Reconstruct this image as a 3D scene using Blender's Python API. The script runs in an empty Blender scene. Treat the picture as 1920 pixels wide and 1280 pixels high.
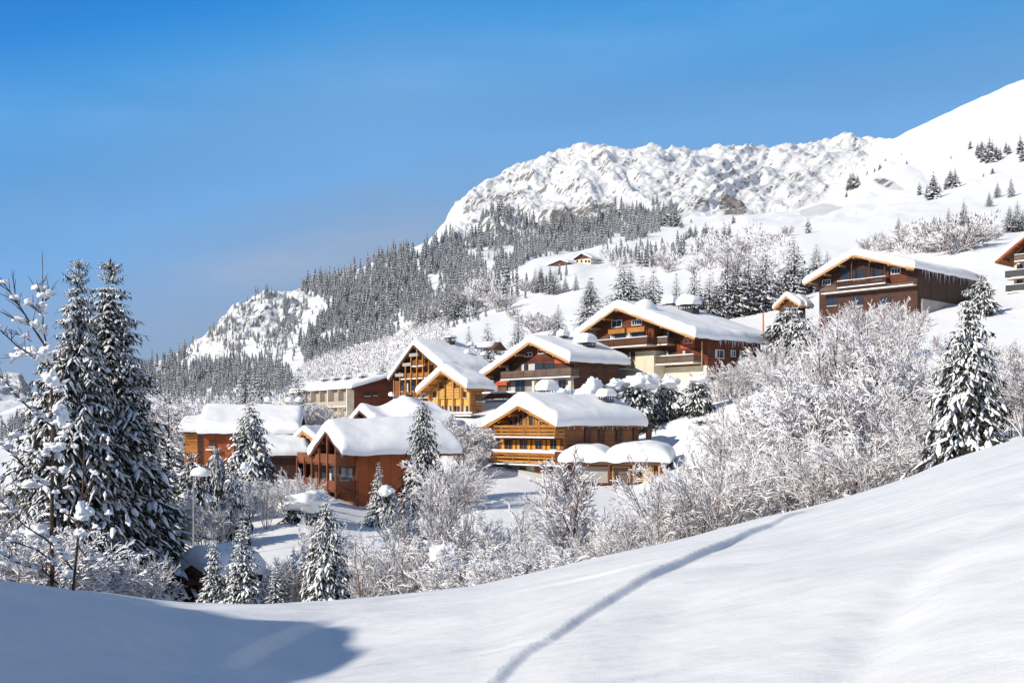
import bpy, math, random
import numpy as np
from math import radians as R, sin, cos, pi
random.seed(7); rng = np.random.default_rng(11)
sc = bpy.context.scene
col = sc.collection

# ------------------------------------------------------------------ camera
F = 2000.0; HZ = 800.0; K = F/2667            # focal length and horizon row of the 1920x1280 photograph
cam_d = bpy.data.cameras.new('camera'); cam = bpy.data.objects.new('camera', cam_d); col.objects.link(cam)
cam_d.sensor_width = 36; cam_d.lens = F/1920*36; cam_d.shift_y = (HZ-640)/1920
cam_d.clip_start = 0.3; cam_d.clip_end = 40000
cam.location = (0,0,0); cam.rotation_euler = (R(90),0,0)
sc.camera = cam
# ------------------------------------------------------------------ light
SUN_EL = 28.5
SD = np.array([-0.82,-0.57]); SD = SD/np.linalg.norm(SD)
sun_dir = np.array([SD[0]*cos(R(SUN_EL)), SD[1]*cos(R(SUN_EL)), sin(R(SUN_EL))])   # towards the sun
sl = bpy.data.lights.new('sun','SUN'); sl.energy = 5.0; sl.angle = R(0.55); sl.color = (1.0,.925,.80)
so = bpy.data.objects.new('sun', sl); col.objects.link(so)
from mathutils import Vector, Matrix
so.rotation_euler = Vector(sun_dir).to_track_quat('Z','Y').to_euler()
def srgb(r,g,b):
    f = lambda c: (c/255/12.92 if c<=10 else ((c/255+.055)/1.055)**2.4)
    return (f(r),f(g),f(b))
world = bpy.data.worlds.new('World'); sc.world = world; world.use_nodes = True
nt = world.node_tree; nt.nodes.clear(); N = nt.nodes.new; L = nt.links.new
def wmath(op,a,b=None,c=None,clamp=False):
    n = N('ShaderNodeMath'); n.operation = op; n.use_clamp = clamp
    for i,v in enumerate((a,b,c)):
        if v is None: continue
        if isinstance(v,(int,float)): n.inputs[i].default_value = v
        else: L(v,n.inputs[i])
    return n.outputs[0]
sky = N('ShaderNodeTexSky'); sky.sky_type = 'NISHITA'; sky.sun_disc = False
sky.sun_elevation = R(SUN_EL); sky.sun_rotation = math.atan2(sun_dir[0], sun_dir[1]); sky.altitude = 1500; sky.dust_density = .3; sky.ozone_density = 2.5
tc = N('ShaderNodeTexCoord'); sep = N('ShaderNodeSeparateXYZ'); L(tc.outputs['Generated'], sep.inputs[0])
X,Y,Z = sep.outputs
cl = N('ShaderNodeTexNoise'); cl.inputs['Scale'].default_value = 1.6; cl.inputs['Detail'].default_value = 4; cl.inputs['Roughness'].default_value=.5
mp = N('ShaderNodeMapping'); L(tc.outputs['Generated'], mp.inputs[0]); mp.inputs['Rotation'].default_value = (0,R(-12),0); mp.inputs['Scale'].default_value = (1,1,5.5)
L(mp.outputs[0], cl.inputs['Vector'])
v = wmath('SUBTRACT', Z, wmath('MULTIPLY', wmath('MINIMUM', wmath('ADD',X,.12), 0.0), .36))
v = wmath('ADD', v, wmath('MULTIPLY', wmath('SUBTRACT', cl.outputs[0], .5), .13))
rp = N('ShaderNodeValToRGB'); L(wmath('MULTIPLY', v, 2.0), rp.inputs[0])
stops = [(.0,(138,158,182)),(.085,(132,157,185)),(.17,(128,161,199)),(.25,(104,167,226)),(.30,(92,157,216)),(.365,(50,148,221)),(.41,(0,132,218)),(.46,(0,118,204))]
els = rp.color_ramp.elements
while len(els) < len(stops): els.new(.5)
for e,(p,c) in zip(els, stops): e.position = max(0,p*2.0); e.color = (*srgb(*c),1)
# thin veils: a pale diagonal band high up and a faint smear of cloud above the long ridge
def gauss(x,w): return wmath('EXPONENT', wmath('MULTIPLY', wmath('MULTIPLY',x,x), -1.0/(w*w)))
q1 = wmath('SUBTRACT', Z, wmath('ADD', wmath('MULTIPLY',X,.16), .325))
cl2 = N('ShaderNodeTexNoise'); cl2.inputs['Scale'].default_value = 3.2; cl2.inputs['Detail'].default_value = 6; cl2.inputs['Roughness'].default_value=.6; L(mp.outputs[0], cl2.inputs['Vector'])
f1 = wmath('MULTIPLY', gauss(q1,.035), wmath('MULTIPLY', wmath('SUBTRACT', cl2.outputs[0], .30), 1.1, clamp=True))
q2 = wmath('SUBTRACT', Z, wmath('ADD', wmath('MULTIPLY',X,.22), .195))
q3 = wmath('ADD', X, .17)
f2 = wmath('MULTIPLY', wmath('MULTIPLY', gauss(q2,.022), gauss(q3,.13)), wmath('MULTIPLY', wmath('SUBTRACT', cl2.outputs[0], .35), 2.2, clamp=True))
mA = N('ShaderNodeMix'); mA.data_type='RGBA'; L(f1, mA.inputs[0]); L(rp.outputs[0], mA.inputs[6]); mA.inputs[7].default_value=(*srgb(128,186,236),1)
mB = N('ShaderNodeMix'); mB.data_type='RGBA'; L(f2, mB.inputs[0]); L(mA.outputs[2], mB.inputs[6]); mB.inputs[7].default_value=(*srgb(172,182,202),1)
mul = N('ShaderNodeVectorMath'); mul.operation='SCALE'; mul.inputs['Scale'].default_value = 8.47; L(mB.outputs[2], mul.inputs[0])
tint = N('ShaderNodeVectorMath'); tint.operation='MULTIPLY'; L(sky.outputs[0], tint.inputs[0]); tint.inputs[1].default_value = (1.12,1.0,.90)
mr = N('ShaderNodeMapRange'); mr.interpolation_type='SMOOTHSTEP'; L(Z, mr.inputs[0]); mr.inputs[1].default_value=.42; mr.inputs[2].default_value=.60
mx = N('ShaderNodeMix'); mx.data_type='RGBA'; L(mr.outputs[0], mx.inputs[0]); L(mul.outputs[0], mx.inputs[6]); L(tint.outputs[0], mx.inputs[7])
bg = N('ShaderNodeBackground'); bg.inputs[1].default_value = .118; L(mx.outputs[2], bg.inputs[0])
wo = N('ShaderNodeOutputWorld'); L(bg.outputs[0], wo.inputs[0])
sc.view_settings.view_transform = 'Standard'; sc.view_settings.look = 'None'; sc.view_settings.exposure = 0.0; sc.view_settings.gamma = 1
sc.cycles.max_bounces = 6; sc.cycles.diffuse_bounces = 3; sc.cycles.volume_bounces = 1; sc.cycles.transparent_max_bounces = 6
try: sc.cycles.use_denoising = True; sc.cycles.denoiser = 'OPENIMAGEDENOISE'
except Exception: pass

# ------------------------------------------------------------------ helpers
def tag(o, label=None, cat=None, group=None, kind=None):
    if label: o['label'] = label
    if cat: o['category'] = cat
    if group: o['group'] = group
    if kind: o['kind'] = kind
    return o
def empty(name, loc, rz=0):
    o = bpy.data.objects.new(name, None); col.objects.link(o); o.location = loc; o.rotation_euler = (0,0,rz); o.empty_display_size = .5
    return o
def mesh_np(name, V, Fc, mats, mi=None, smooth=True):
    """V (n,3); Fc (m,3) or (m,4) or list of those arrays."""
    me = bpy.data.meshes.new(name)
    V = np.asarray(V, dtype=np.float32)
    if not isinstance(Fc, (list,tuple)): Fc = [Fc]
    Fc = [np.asarray(f, dtype=np.int32) for f in Fc if len(f)]
    loops = np.concatenate([f.ravel() for f in Fc]); tot = np.concatenate([np.full(len(f), f.shape[1], dtype=np.int32) for f in Fc])
    st = np.concatenate([[0], np.cumsum(tot)[:-1]]).astype(np.int32)
    me.vertices.add(len(V)); me.vertices.foreach_set('co', V.ravel())
    me.loops.add(len(loops)); me.loops.foreach_set('vertex_index', loops)
    me.polygons.add(len(tot)); me.polygons.foreach_set('loop_start', st)
    if mi is not None: me.polygons.foreach_set('material_index', np.asarray(mi, dtype=np.int32))
    me.polygons.foreach_set('use_smooth', np.full(len(tot), bool(smooth)) if isinstance(smooth,bool) else np.asarray(smooth,dtype=bool))
    for m in mats: me.materials.append(m)
    me.update(calc_edges=True); me.validate()
    return me
def link(name, me, parent=None, loc=None):
    o = bpy.data.objects.new(name, me); col.objects.link(o)
    if parent is not None: o.parent = parent
    if loc is not None: o.location = loc
    return o
class MB:
    """collects quads / polygons with a material index"""
    def __init__(s): s.v=[]; s.f=[]; s.m=[]; s.sm=[]
    def add(s, vs, fs, m=0, smooth=False):
        b=len(s.v); s.v += [tuple(float(c) for c in p) for p in vs]
        for f in fs: s.f.append(tuple(i+b for i in f)); s.m.append(m); s.sm.append(smooth)
    def box(s,x0,x1,y0,y1,z0,z1,m=0):
        if x0>x1: x0,x1=x1,x0
        if y0>y1: y0,y1=y1,y0
        if z0>z1: z0,z1=z1,z0
        s.add([(x0,y0,z0),(x1,y0,z0),(x1,y1,z0),(x0,y1,z0),(x0,y0,z1),(x1,y0,z1),(x1,y1,z1),(x0,y1,z1)],
              [(0,3,2,1),(4,5,6,7),(0,1,5,4),(1,2,6,5),(2,3,7,6),(3,0,4,7)],m)
    def prism(s, poly, y0, y1, m=0):
        """polygon in xz extruded along y"""
        n=len(poly); vs=[(x,y0,z) for x,z in poly]+[(x,y1,z) for x,z in poly]
        s.add(vs,[tuple(range(n)),tuple(range(2*n-1,n-1,-1))]+[(i,i+n,(i+1)%n+n,(i+1)%n) for i in range(n)],m)
    def bar(s,p,q,w,h=None,m=0):
        """rectangular bar between two points"""
        p=Vector(p);q=Vector(q);h=h or w;d=(q-p).normalized()
        u=d.cross(Vector((0,0,1)));
        if u.length<1e-3:u=Vector((1,0,0))
        u.normalize();t=u.cross(d);vs=[]
        for c in (p,q):
            for a,b in((-1,-1),(1,-1),(1,1),(-1,1)): vs.append(c+u*(a*w/2)+t*(b*h/2))
        s.add(vs,[(3,2,1,0),(4,5,6,7),(0,1,5,4),(1,2,6,5),(2,3,7,6),(3,0,4,7)],m)
    def tube(s,pts,rads,n=6,m=0,cap=True):
        pts=[Vector(p) for p in pts]; b=len(s.v); k=len(pts); vs=[]
        for i,p in enumerate(pts):
            d=(pts[min(i+1,k-1)]-pts[max(i-1,0)]).normalized(); u=d.orthogonal() if abs(d.z)>.99 else d.cross(Vector((0,0,1))); u.normalize(); w=d.cross(u)
            for j in range(n):
                a=2*pi*j/n; vs.append(p+(u*cos(a)+w*sin(a))*rads[i])
        fs=[(i*n+j,i*n+(j+1)%n,(i+1)*n+(j+1)%n,(i+1)*n+j) for i in range(k-1) for j in range(n)]
        s.add(vs,fs,m,True)
        if cap: s.add([vs[(k-1)*n+j] for j in range(n)],[tuple(range(n))],m)
    def build(s,name,mats,parent=None,smooth=None):
        me=bpy.data.meshes.new(name); me.from_pydata(s.v,[],s.f)
        if not isinstance(mats,(list,tuple)): mats=[mats]
        for m in mats: me.materials.append(m)
        me.polygons.foreach_set('material_index',s.m)
        me.polygons.foreach_set('use_smooth',s.sm if smooth is None else [smooth]*len(s.f))
        me.update()
        return link(name,me,parent)

# value-gradient noise, vectorised
def _hash(ix,iy,iz,seed):
    h = (ix.astype(np.int64)*374761393 + iy.astype(np.int64)*668265263 + iz.astype(np.int64)*2147483647 + seed*974711) & 0xffffffff
    h = ((h ^ (h>>13))*1274126177) & 0xffffffff
    h = (h ^ (h>>16)); h = (h*2246822519)&0xffffffff; h ^= h>>15
    return (h & 0xffff)/32767.5-1.0
def vnoise(x,y,z=None,seed=0):
    x=np.asarray(x,dtype=float); y=np.asarray(y,dtype=float); z=np.zeros_like(x) if z is None else np.asarray(z,dtype=float)
    ix=np.floor(x);iy=np.floor(y);iz=np.floor(z); fx=x-ix;fy=y-iy;fz=z-iz
    s=lambda t:t*t*t*(t*(t*6-15)+10); fx=s(fx);fy=s(fy);fz=s(fz)
    r=0
    for a in(0,1):
        for b in(0,1):
            for c in(0,1):
                r=r+_hash(ix+a,iy+b,iz+c,seed)*((fx if a else 1-fx)*(fy if b else 1-fy)*(fz if c else 1-fz))
    return r
def fbm(x,y,z=None,oct=4,seed=0,gain=.5):
    r=0;a=1;t=0
    for o in range(oct):
        k=2.03**o; r=r+a*vnoise(x*k,y*k,None if z is None else z*k,seed+o*17); t+=a; a*=gain
    return r/t
def ridged(x,y,z,oct=5,seed=0,gain=.55):
    r=0;a=1;t=0
    for o in range(oct):
        k=2.07**o; r=r+a*(1-np.abs(vnoise(x*k,y*k,z*k,seed+o*13))*2.0); t+=a; a*=gain
    return r/t
def smooth1(a,k):
    if k<1: return a
    w=np.hanning(2*k+3)[1:-1]; w/=w.sum(); p=np.pad(a,(k,k),mode='edge'); return np.convolve(p,w,mode='valid')

# ------------------------------------------------------------------ materials
def mat(name, base=(.8,.8,.8), rough=.6, spec=.3, build=None, sss=None):
    m=bpy.data.materials.new(name); m.use_nodes=True; t=m.node_tree; b=t.nodes['Principled BSDF']
    b.inputs['Base Color'].default_value=(*base,1); b.inputs['Roughness'].default_value=rough; b.inputs['Specular IOR Level'].default_value=spec
    if build: build(t,b)
    return m
def nd(t,kind,**kw):
    n=t.nodes.new(kind)
    for k,v in kw.items():
        if k in n.inputs: n.inputs[k].default_value=v
        else: setattr(n,k,v)
    return n
def bump(t,b,h,dist,strength=1.0,prev=None):
    n=t.nodes.new('ShaderNodeBump'); n.inputs['Strength'].default_value=strength; n.inputs['Distance'].default_value=dist
    t.links.new(h,n.inputs['Height'])
    if prev: t.links.new(prev,n.inputs['Normal'])
    t.links.new(n.outputs[0],b.inputs['Normal']); return n.outputs[0]
def coords(t,scale=(1,1,1),which='Object'):
    c=t.nodes.new('ShaderNodeTexCoord'); m=t.nodes.new('ShaderNodeMapping'); m.inputs['Scale'].default_value=scale
    t.links.new(c.outputs[which],m.inputs[0]); return m.outputs[0]
SNOW=(.86,.86,.865)
def snow_build(s1,d1,s2,d2,geo=False):
    def f(t,b):
        v=coords(t)
        if geo:
            g=t.nodes.new('ShaderNodeNewGeometry'); v=g.outputs['Position']
        a=nd(t,'ShaderNodeTexNoise',Scale=s1,Detail=4.0,Roughness=.55); c=nd(t,'ShaderNodeTexNoise',Scale=s2,Detail=3.0,Roughness=.6)
        t.links.new(v,a.inputs['Vector']); t.links.new(v,c.inputs['Vector'])
        p=bump(t,b,a.outputs[0],d1); bump(t,b,c.outputs[0],d2,prev=p)
    return f
M={}
M['snow']=mat('packed_snow',SNOW,.7,.2,snow_build(1.2,.10,9,.03))
M['snow_roof']=mat('roof_snow',SNOW,.7,.2,snow_build(.5,.07,4,.012))
M['snow_tree']=mat('tree_snow',(.87,.87,.88),.75,.1)
def near_snow(t,b):
    g=t.nodes.new('ShaderNodeNewGeometry'); mp=nd(t,'ShaderNodeMapping'); mp.inputs['Rotation'].default_value=(0,0,R(20)); mp.inputs['Scale'].default_value=(1,1.7,1)
    t.links.new(g.outputs['Position'],mp.inputs[0])
    a=nd(t,'ShaderNodeTexNoise',Scale=.35,Detail=4.0,Roughness=.5); c=nd(t,'ShaderNodeTexNoise',Scale=8.0,Detail=5.0,Roughness=.7); d=nd(t,'ShaderNodeTexNoise',Scale=60.0,Detail=2.0)
    t.links.new(g.outputs['Position'],a.inputs['Vector']); t.links.new(mp.outputs[0],c.inputs['Vector']); t.links.new(g.outputs['Position'],d.inputs['Vector'])
    p=bump(t,b,a.outputs[0],.25); p=bump(t,b,c.outputs[0],.009,prev=p); bump(t,b,d.outputs[0],.0025,prev=p)
    cr=t.nodes.new('ShaderNodeValToRGB'); cr.color_ramp.elements[0].color=(.82,.82,.825,1); cr.color_ramp.elements[1].color=(.87,.87,.87,1)
    t.links.new(a.outputs[0],cr.inputs[0]); t.links.new(cr.outputs[0],b.inputs['Base Color'])
M['snow_near']=mat('field_snow',(.84,.85,.87),.65,.2,near_snow)
def terrain_mat(t,b):
    """snow, with rock where the face is too steep to hold it or where the rock attribute says so"""
    g=t.nodes.new('ShaderNodeNewGeometry')
    at=t.nodes.new('ShaderNodeAttribute'); at.attribute_name='rock'
    a=nd(t,'ShaderNodeTexNoise',Scale=.05,Detail=8.0,Roughness=.65); t.links.new(g.outputs['Position'],a.inputs['Vector'])
    c=nd(t,'ShaderNodeTexNoise',Scale=.35,Detail=5.0,Roughness=.6); t.links.new(g.outputs['Position'],c.inputs['Vector'])
    s=t.nodes.new('ShaderNodeSeparateXYZ'); t.links.new(g.outputs['True Normal'],s.inputs[0])
    def mth(op,x,y,clamp=False):
        n=t.nodes.new('ShaderNodeMath'); n.operation=op; n.use_clamp=clamp
        for i,q in enumerate((x,y)):
            if isinstance(q,(int,float)): n.inputs[i].default_value=q
            else: t.links.new(q,n.inputs[i])
        return n.outputs[0]
    # at.Fac = 0..1, .5 = steepness decides, 1 = bare rock
    steep=mth('MULTIPLY',mth('SUBTRACT',.22,s.outputs[2]),3.0)
    n1=mth('MULTIPLY',mth('SUBTRACT',a.outputs[0],.5),3.2)
    k=mth('ADD',mth('ADD',steep,n1),mth('MULTIPLY',mth('SUBTRACT',at.outputs['Fac'],.5),3.8))
    k=mth('MULTIPLY',k,5.0,True)
    k=mth('MULTIPLY',k,mth('MULTIPLY',at.outputs['Fac'],2.5,True),True)
    rk=t.nodes.new('ShaderNodeValToRGB'); rk.color_ramp.elements[0].color=(.15,.145,.15,1); rk.color_ramp.elements[1].color=(.38,.33,.29,1)
    rk.color_ramp.elements[0].position=.3; rk.color_ramp.elements[1].position=.75; t.links.new(c.outputs[0],rk.inputs[0])
    m=t.nodes.new('ShaderNodeMix'); m.data_type='RGBA'; t.links.new(k,m.inputs[0]); m.inputs[6].default_value=(*SNOW,1); t.links.new(rk.outputs[0],m.inputs[7])
    t.links.new(m.outputs[2],b.inputs['Base Color'])
    e=nd(t,'ShaderNodeTexNoise',Scale=.16,Detail=9.0,Roughness=.62); mp=nd(t,'ShaderNodeMapping'); mp.inputs['Rotation'].default_value=(0,R(35),0); mp.inputs['Scale'].default_value=(.6,.6,1.9)
    t.links.new(g.outputs['Position'],mp.inputs[0]); t.links.new(mp.outputs[0],e.inputs['Vector'])
    rm=mth('ABSOLUTE',mth('SUBTRACT',e.outputs[0],.5),0.0)
    p=bump(t,b,c.outputs[0],.3,.6)
    bn=t.nodes.new('ShaderNodeBump'); bn.inputs['Distance'].default_value=10.0; t.links.new(mth('MULTIPLY',at.outputs['Fac'],2.2,True),bn.inputs['Strength']); t.links.new(rm,bn.inputs['Height']); t.links.new(p,bn.inputs['Normal']); t.links.new(bn.outputs[0],b.inputs['Normal'])
M['terrain']=mat('slope_snow_and_rock',SNOW,.75,.15,terrain_mat)
def wood(name,c1,c2,horizontal=True,pitch=.18,rough=.6,groove=.35):
    def f(t,b):
        v=coords(t,(1,1,1)); s=t.nodes.new('ShaderNodeSeparateXYZ'); t.links.new(v,s.inputs[0])
        def mth(op,x,y=None):
            n=t.nodes.new('ShaderNodeMath'); n.operation=op
            for i,q in enumerate((x,y)):
                if q is None: continue
                if isinstance(q,(int,float)): n.inputs[i].default_value=q
                else: t.links.new(q,n.inputs[i])
            return n.outputs[0]
        src=s.outputs[2] if horizontal else mth('ADD',s.outputs[0],s.outputs[1])
        q=mth('DIVIDE',src,pitch); fr=mth('FRACT',q); fl=mth('FLOOR',q)
        wn=t.nodes.new('ShaderNodeTexWhiteNoise'); wn.noise_dimensions='1D'; t.links.new(fl,wn.inputs['W'])
        mp=t.nodes.new('ShaderNodeMapping'); mp.inputs['Scale'].default_value=(1.2,1.2,9) if horizontal else (9,9,1.2); t.links.new(v,mp.inputs[0])
        nz=nd(t,'ShaderNodeTexNoise',Scale=1.5,Detail=5.0,Roughness=.6); t.links.new(mp.outputs[0],nz.inputs['Vector'])
        bl=nd(t,'ShaderNodeTexNoise',Scale=.6,Detail=3.0); t.links.new(v,bl.inputs['Vector'])
        k=mth('ADD',mth('ADD',mth('MULTIPLY',nz.outputs[0],.5),mth('MULTIPLY',wn.outputs[0],.35)),mth('MULTIPLY',mth('SUBTRACT',bl.outputs[0],.5),.8))
        cr=t.nodes.new('ShaderNodeValToRGB'); cr.color_ramp.elements[0].color=(*c1,1); cr.color_ramp.elements[1].color=(*c2,1)
        cr.color_ramp.elements[0].position=.15; cr.color_ramp.elements[1].position=.7; t.links.new(k,cr.inputs[0])
        gv=mth('GREATER_THAN',fr,.12); gm=mth('ADD',mth('MULTIPLY',gv,1-groove),groove)
        mm=t.nodes.new('ShaderNodeVectorMath'); mm.operation='SCALE'; t.links.new(cr.outputs[0],mm.inputs[0]); t.links.new(gm,mm.inputs['Scale'])
        t.links.new(mm.outputs[0],b.inputs['Base Color']); bump(t,b,gv,.02)
    return mat(name,c2,rough,.25,f)
M['orange']=wood('honey_larch_boards',(.31,.115,.022),(.62,.29,.07))
M['orange_dark']=wood('weathered_larch_boards',(.17,.06,.018),(.36,.14,.045))
M['yellow']=wood('pale_new_larch_boards',(.72,.36,.06),(.92,.55,.16),pitch=.25,groove=.75)
M['umber_shaded']=wood('shaded_umber_boards',(.045,.018,.011),(.11,.045,.028))  # darkened boards: the roof overhang's shade is put into this colour
M['red']=wood('red_brown_boards',(.10,.024,.010),(.21,.055,.022))
M['brown']=wood('dark_brown_boards',(.06,.025,.013),(.15,.06,.03))
M['rust']=wood('rust_brown_panels',(.24,.055,.013),(.37,.095,.022),horizontal=False,pitch=1.2,groove=.85)
M['rust_front']=wood('rust_brown_front_boards',(.16,.05,.02),(.28,.09,.035),horizontal=False,pitch=.3)
M['blackwood']=wood('near_black_boards',(.03,.012,.009),(.075,.028,.018),horizontal=False,pitch=.35)
M['greywood']=wood('greyed_railing_boards',(.10,.065,.045),(.22,.15,.11))
M['timber']=mat('light_timber',(.50,.27,.11),.6)
M['timber_dark']=mat('dark_timber',(.11,.05,.027),.6)
def plaster(name,c,var=.12):
    def f(t,b):
        a=nd(t,'ShaderNodeTexNoise',Scale=.8,Detail=6.0,Roughness=.6); v=coords(t); t.links.new(v,a.inputs['Vector'])
        cr=t.nodes.new('ShaderNodeValToRGB'); cr.color_ramp.elements[0].color=tuple(x*(1-var) for x in c)+(1,); cr.color_ramp.elements[1].color=tuple(min(1,x*(1+var)) for x in c)+(1,)
        cr.color_ramp.elements[0].position=.3; cr.color_ramp.elements[1].position=.7
        t.links.new(a.outputs[0],cr.inputs[0]); t.links.new(cr.outputs[0],b.inputs['Base Color']); bump(t,b,a.outputs[0],.03)
    return mat(name,c,.85,.1,f)
M['cream']=plaster('cream_plaster',(.68,.60,.46)); M['grey']=plaster('grey_concrete',(.36,.33,.31)); M['beige']=plaster('beige_plaster',(.42,.36,.29))
M['glass']=mat('window_glass',(.03,.04,.055),.12,.6)
M['curtain']=mat('white_curtain',(.55,.53,.5),.8)
M['shutter']=mat('ochre_shutter_paint',(.72,.33,.04),.5)
M['shutter_brown']=mat('brown_shutter_paint',(.30,.11,.04),.5)
M['redpaint']=mat('red_orange_panel_paint',(.55,.09,.03),.5)
M['metal']=mat('dark_metal',(.03,.032,.035),.45,.5)
M['pole']=mat('grey_galvanised_metal',(.28,.28,.28),.4,.5)
M['orangepole']=mat('orange_marker_paint',(.75,.22,.03),.5)
M['white']=mat('white_frame_paint',(.75,.73,.7),.5)
M['ice']=mat('icicle_ice',(.62,.68,.74),.25,.5)
def var_mat(name,c1,c2,scale,rough=.8,geo=True):
    def f(t,b):
        a=nd(t,'ShaderNodeTexNoise',Scale=scale,Detail=2.0)
        if geo:
            g=t.nodes.new('ShaderNodeNewGeometry'); t.links.new(g.outputs['Position'],a.inputs['Vector'])
        else: t.links.new(coords(t),a.inputs['Vector'])
        cr=t.nodes.new('ShaderNodeValToRGB'); cr.color_ramp.elements[0].color=(*c1,1); cr.color_ramp.elements[1].color=(*c2,1); cr.color_ramp.elements[0].position=.35; cr.color_ramp.elements[1].position=.65
        t.links.new(a.outputs[0],cr.inputs[0]); t.links.new(cr.outputs[0],b.inputs['Base Color'])
    return mat(name,c1,rough,.15,f)
M['needle']=var_mat('spruce_needles',(.017,.020,.014),(.048,.047,.032),2.0)
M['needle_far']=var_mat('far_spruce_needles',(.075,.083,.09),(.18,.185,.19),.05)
M['bark']=var_mat('spruce_bark',(.05,.032,.022),(.12,.08,.06),3.0)
M['twig']=var_mat('bare_twig_bark',(.07,.042,.032),(.26,.18,.145),.8)
M['frost']=mat('hoar_frost_on_twigs',(.88,.87,.88),.8,.1)

def ray(px,py,D): return ((px-960)/F*D, D, (HZ-py)/F*D)
# ------------------------------------------------------------------ terrain
# columns are azimuths (given as the photograph's pixel columns), rows are distances; heights are real metres below / above the eye
pxs = np.arange(-560, 2481, 2.6); NC=len(pxs)
def curve(d, px=pxs, k=10):
    xs=sorted(d); return smooth1(np.interp(px, xs, [d[x] for x in xs]),k)
CREST = {-560:1012,-300:1040,0:1086,150:1106,300:1126,360:1131,430:1130,500:1130,620:1127,700:1119,800:1108,900:1097,960:1084,1030:1066,1100:1050,1200:1028,1300:1005,1400:980,1500:954,1600:925,1700:893,1800:857,1920:819,2100:762,2480:650}
DC = {-560:30,0:31,400:32,900:35,1500:38,1920:40,2480:42}
crest_py=curve(CREST,k=12); crest_D=curve(DC,k=30)*K; crest_z=-(crest_py-HZ)/F*crest_D
rails=[]
def rz(D,d,k=20): rails.append((D*K, curve(d,k=k)))
def rp_(D,d,k=8): rails.append((D*K, (HZ-curve(d,k=k))/F*D*K))
rz(60,{-560:-7,0:-8.6,300:-8.6,500:-8.4,700:-8,900:-7.6,1100:-7,1300:-6,1500:-4.6,1700:-3,1920:-1.2,2480:2})
rz(90,{-560:-6,0:-9.4,300:-9,500:-8.5,700:-8.2,900:-7.8,1100:-7,1300:-5.5,1500:-3.6,1700:-1.2,1920:.8,2480:6})
rz(120,{-560:-6,0:-10,300:-8.6,450:-7.4,560:-7.0,700:-8.3,800:-7.6,900:-6.9,1100:-6.9,1200:-6.6,1300:-5,1500:-1,1700:2.5,1920:4.5,2480:12})
rz(150,{-560:-8,0:-11,300:-8,450:-6,560:-6.2,700:-7.9,800:-6.8,900:-5.3,1000:-5.3,1100:-5.8,1200:-5.7,1300:-2.6,1500:2.0,1700:5.5,1920:8,2480:18})
rz(200,{-560:-10,0:-13,300:-7,500:-3,700:0,900:2.0,1100:4.2,1300:4.8,1500:8,1700:14,1920:16.5,2480:30})
rz(260,{-560:-12,0:-14,300:-6,500:0,700:4,900:8,1100:12.5,1300:15,1500:18,1700:22,1920:27,2480:45})
rp_(350,{-560:845,0:880,300:815,500:762,700:705,800:675,900:652,1100:608,1300:584,1500:532,1700:488,1920:452,2480:360},16)
rp_(600,{-560:830,0:830,300:792,500:752,600:730,700:690,780:640,850:612,900:596,1000:572,1100:552,1200:538,1300:520,1500:466,1700:430,1920:392,2480:260},12)
rp_(850,{-560:815,0:808,300:770,500:722,600:702,700:665,780:612,850:575,900:556,1000:505,1080:492,1150:489,1200:486,1300:462,1500:428,1700:384,1920:330,2480:170},10)
rp_(1200,{-560:800,0:790,300:748,500:690,700:620,800:565,900:520,1000:482,1100:466,1200:448,1300:434,1400:408,1500:402,1600:376,1700:342,1800:306,1920:262,2480:90},8)
rp_(1800,{-560:815,0:776,100:735,200:700,260:684,330:671,370:640,400:616,440:574,470:560,500:550,540:557,560:556,620:531,700:492,800:464,850:455,900:452,1000:438,1100:432,1200:415,1300:400,1400:398,1480:394,1560:372,1620:330,1650:280,1700:246,1800:200,1920:150,2100:80,2480:-60},3)
rp_(2400,{-560:850,0:800,260:705,400:640,500:580,700:515,800:470,815:452,830:438,845:414,860:395,900:350,950:318,1000:295,1060:285,1150:272,1240:275,1310:287,1450:283,1520:276,1590:260,1650:268,1700:272,1920:215,2480:40},3)
rp_(3200,{-560:870,0:840,400:720,800:560,1000:380,1300:345,1600:330,1920:280,2480:160},10)
# rows: near field, crest roll, slopes
LR=[r[0] for r in rails]
def pchip_rows(xs, ys, xq):
    """xs (n,) ascending or (n,NC); ys (n,NC); xq (m,) shared"""
    xs=np.asarray(xs,float); n=len(ys); h=np.diff(xs)[:,None]; dl=np.diff(ys,axis=0)/h
    d=np.zeros_like(ys)
    w1=2*h[1:]+h[:-1]; w2=h[1:]+2*h[:-1]
    with np.errstate(divide='ignore',invalid='ignore'):
        hm=(w1+w2)/(w1/dl[:-1]+w2/dl[1:])
    d[1:-1]=np.where(dl[:-1]*dl[1:]>0,hm,0); d[0]=dl[0]; d[-1]=dl[-1]
    i=np.clip(np.searchsorted(xs,xq)-1,0,n-2); t=((xq-xs[i])/(xs[i+1]-xs[i]))[:,None]; hh=(xs[i+1]-xs[i])[:,None]
    return ((1+2*t)*(1-t)**2*ys[i]+t*(1-t)**2*hh*d[i]+t*t*(3-2*t)*ys[i+1]+t*t*(t-1)*hh*d[i+1])
Dmid=np.concatenate([np.geomspace(60,350,210)[:-1],np.geomspace(350,1200,260)[:-1],np.geomspace(1200,1800,200)[:-1],np.linspace(1800,2400,220)[:-1],np.linspace(2400,3200,24)])*K
Zm=pchip_rows(LR,np.array([r[1] for r in rails]),Dmid)
PX,DD=np.meshgrid(pxs,Dmid); XX=(PX-960)/F*DD
PYm=HZ-Zm/DD*F; DO=DD/K
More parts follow.
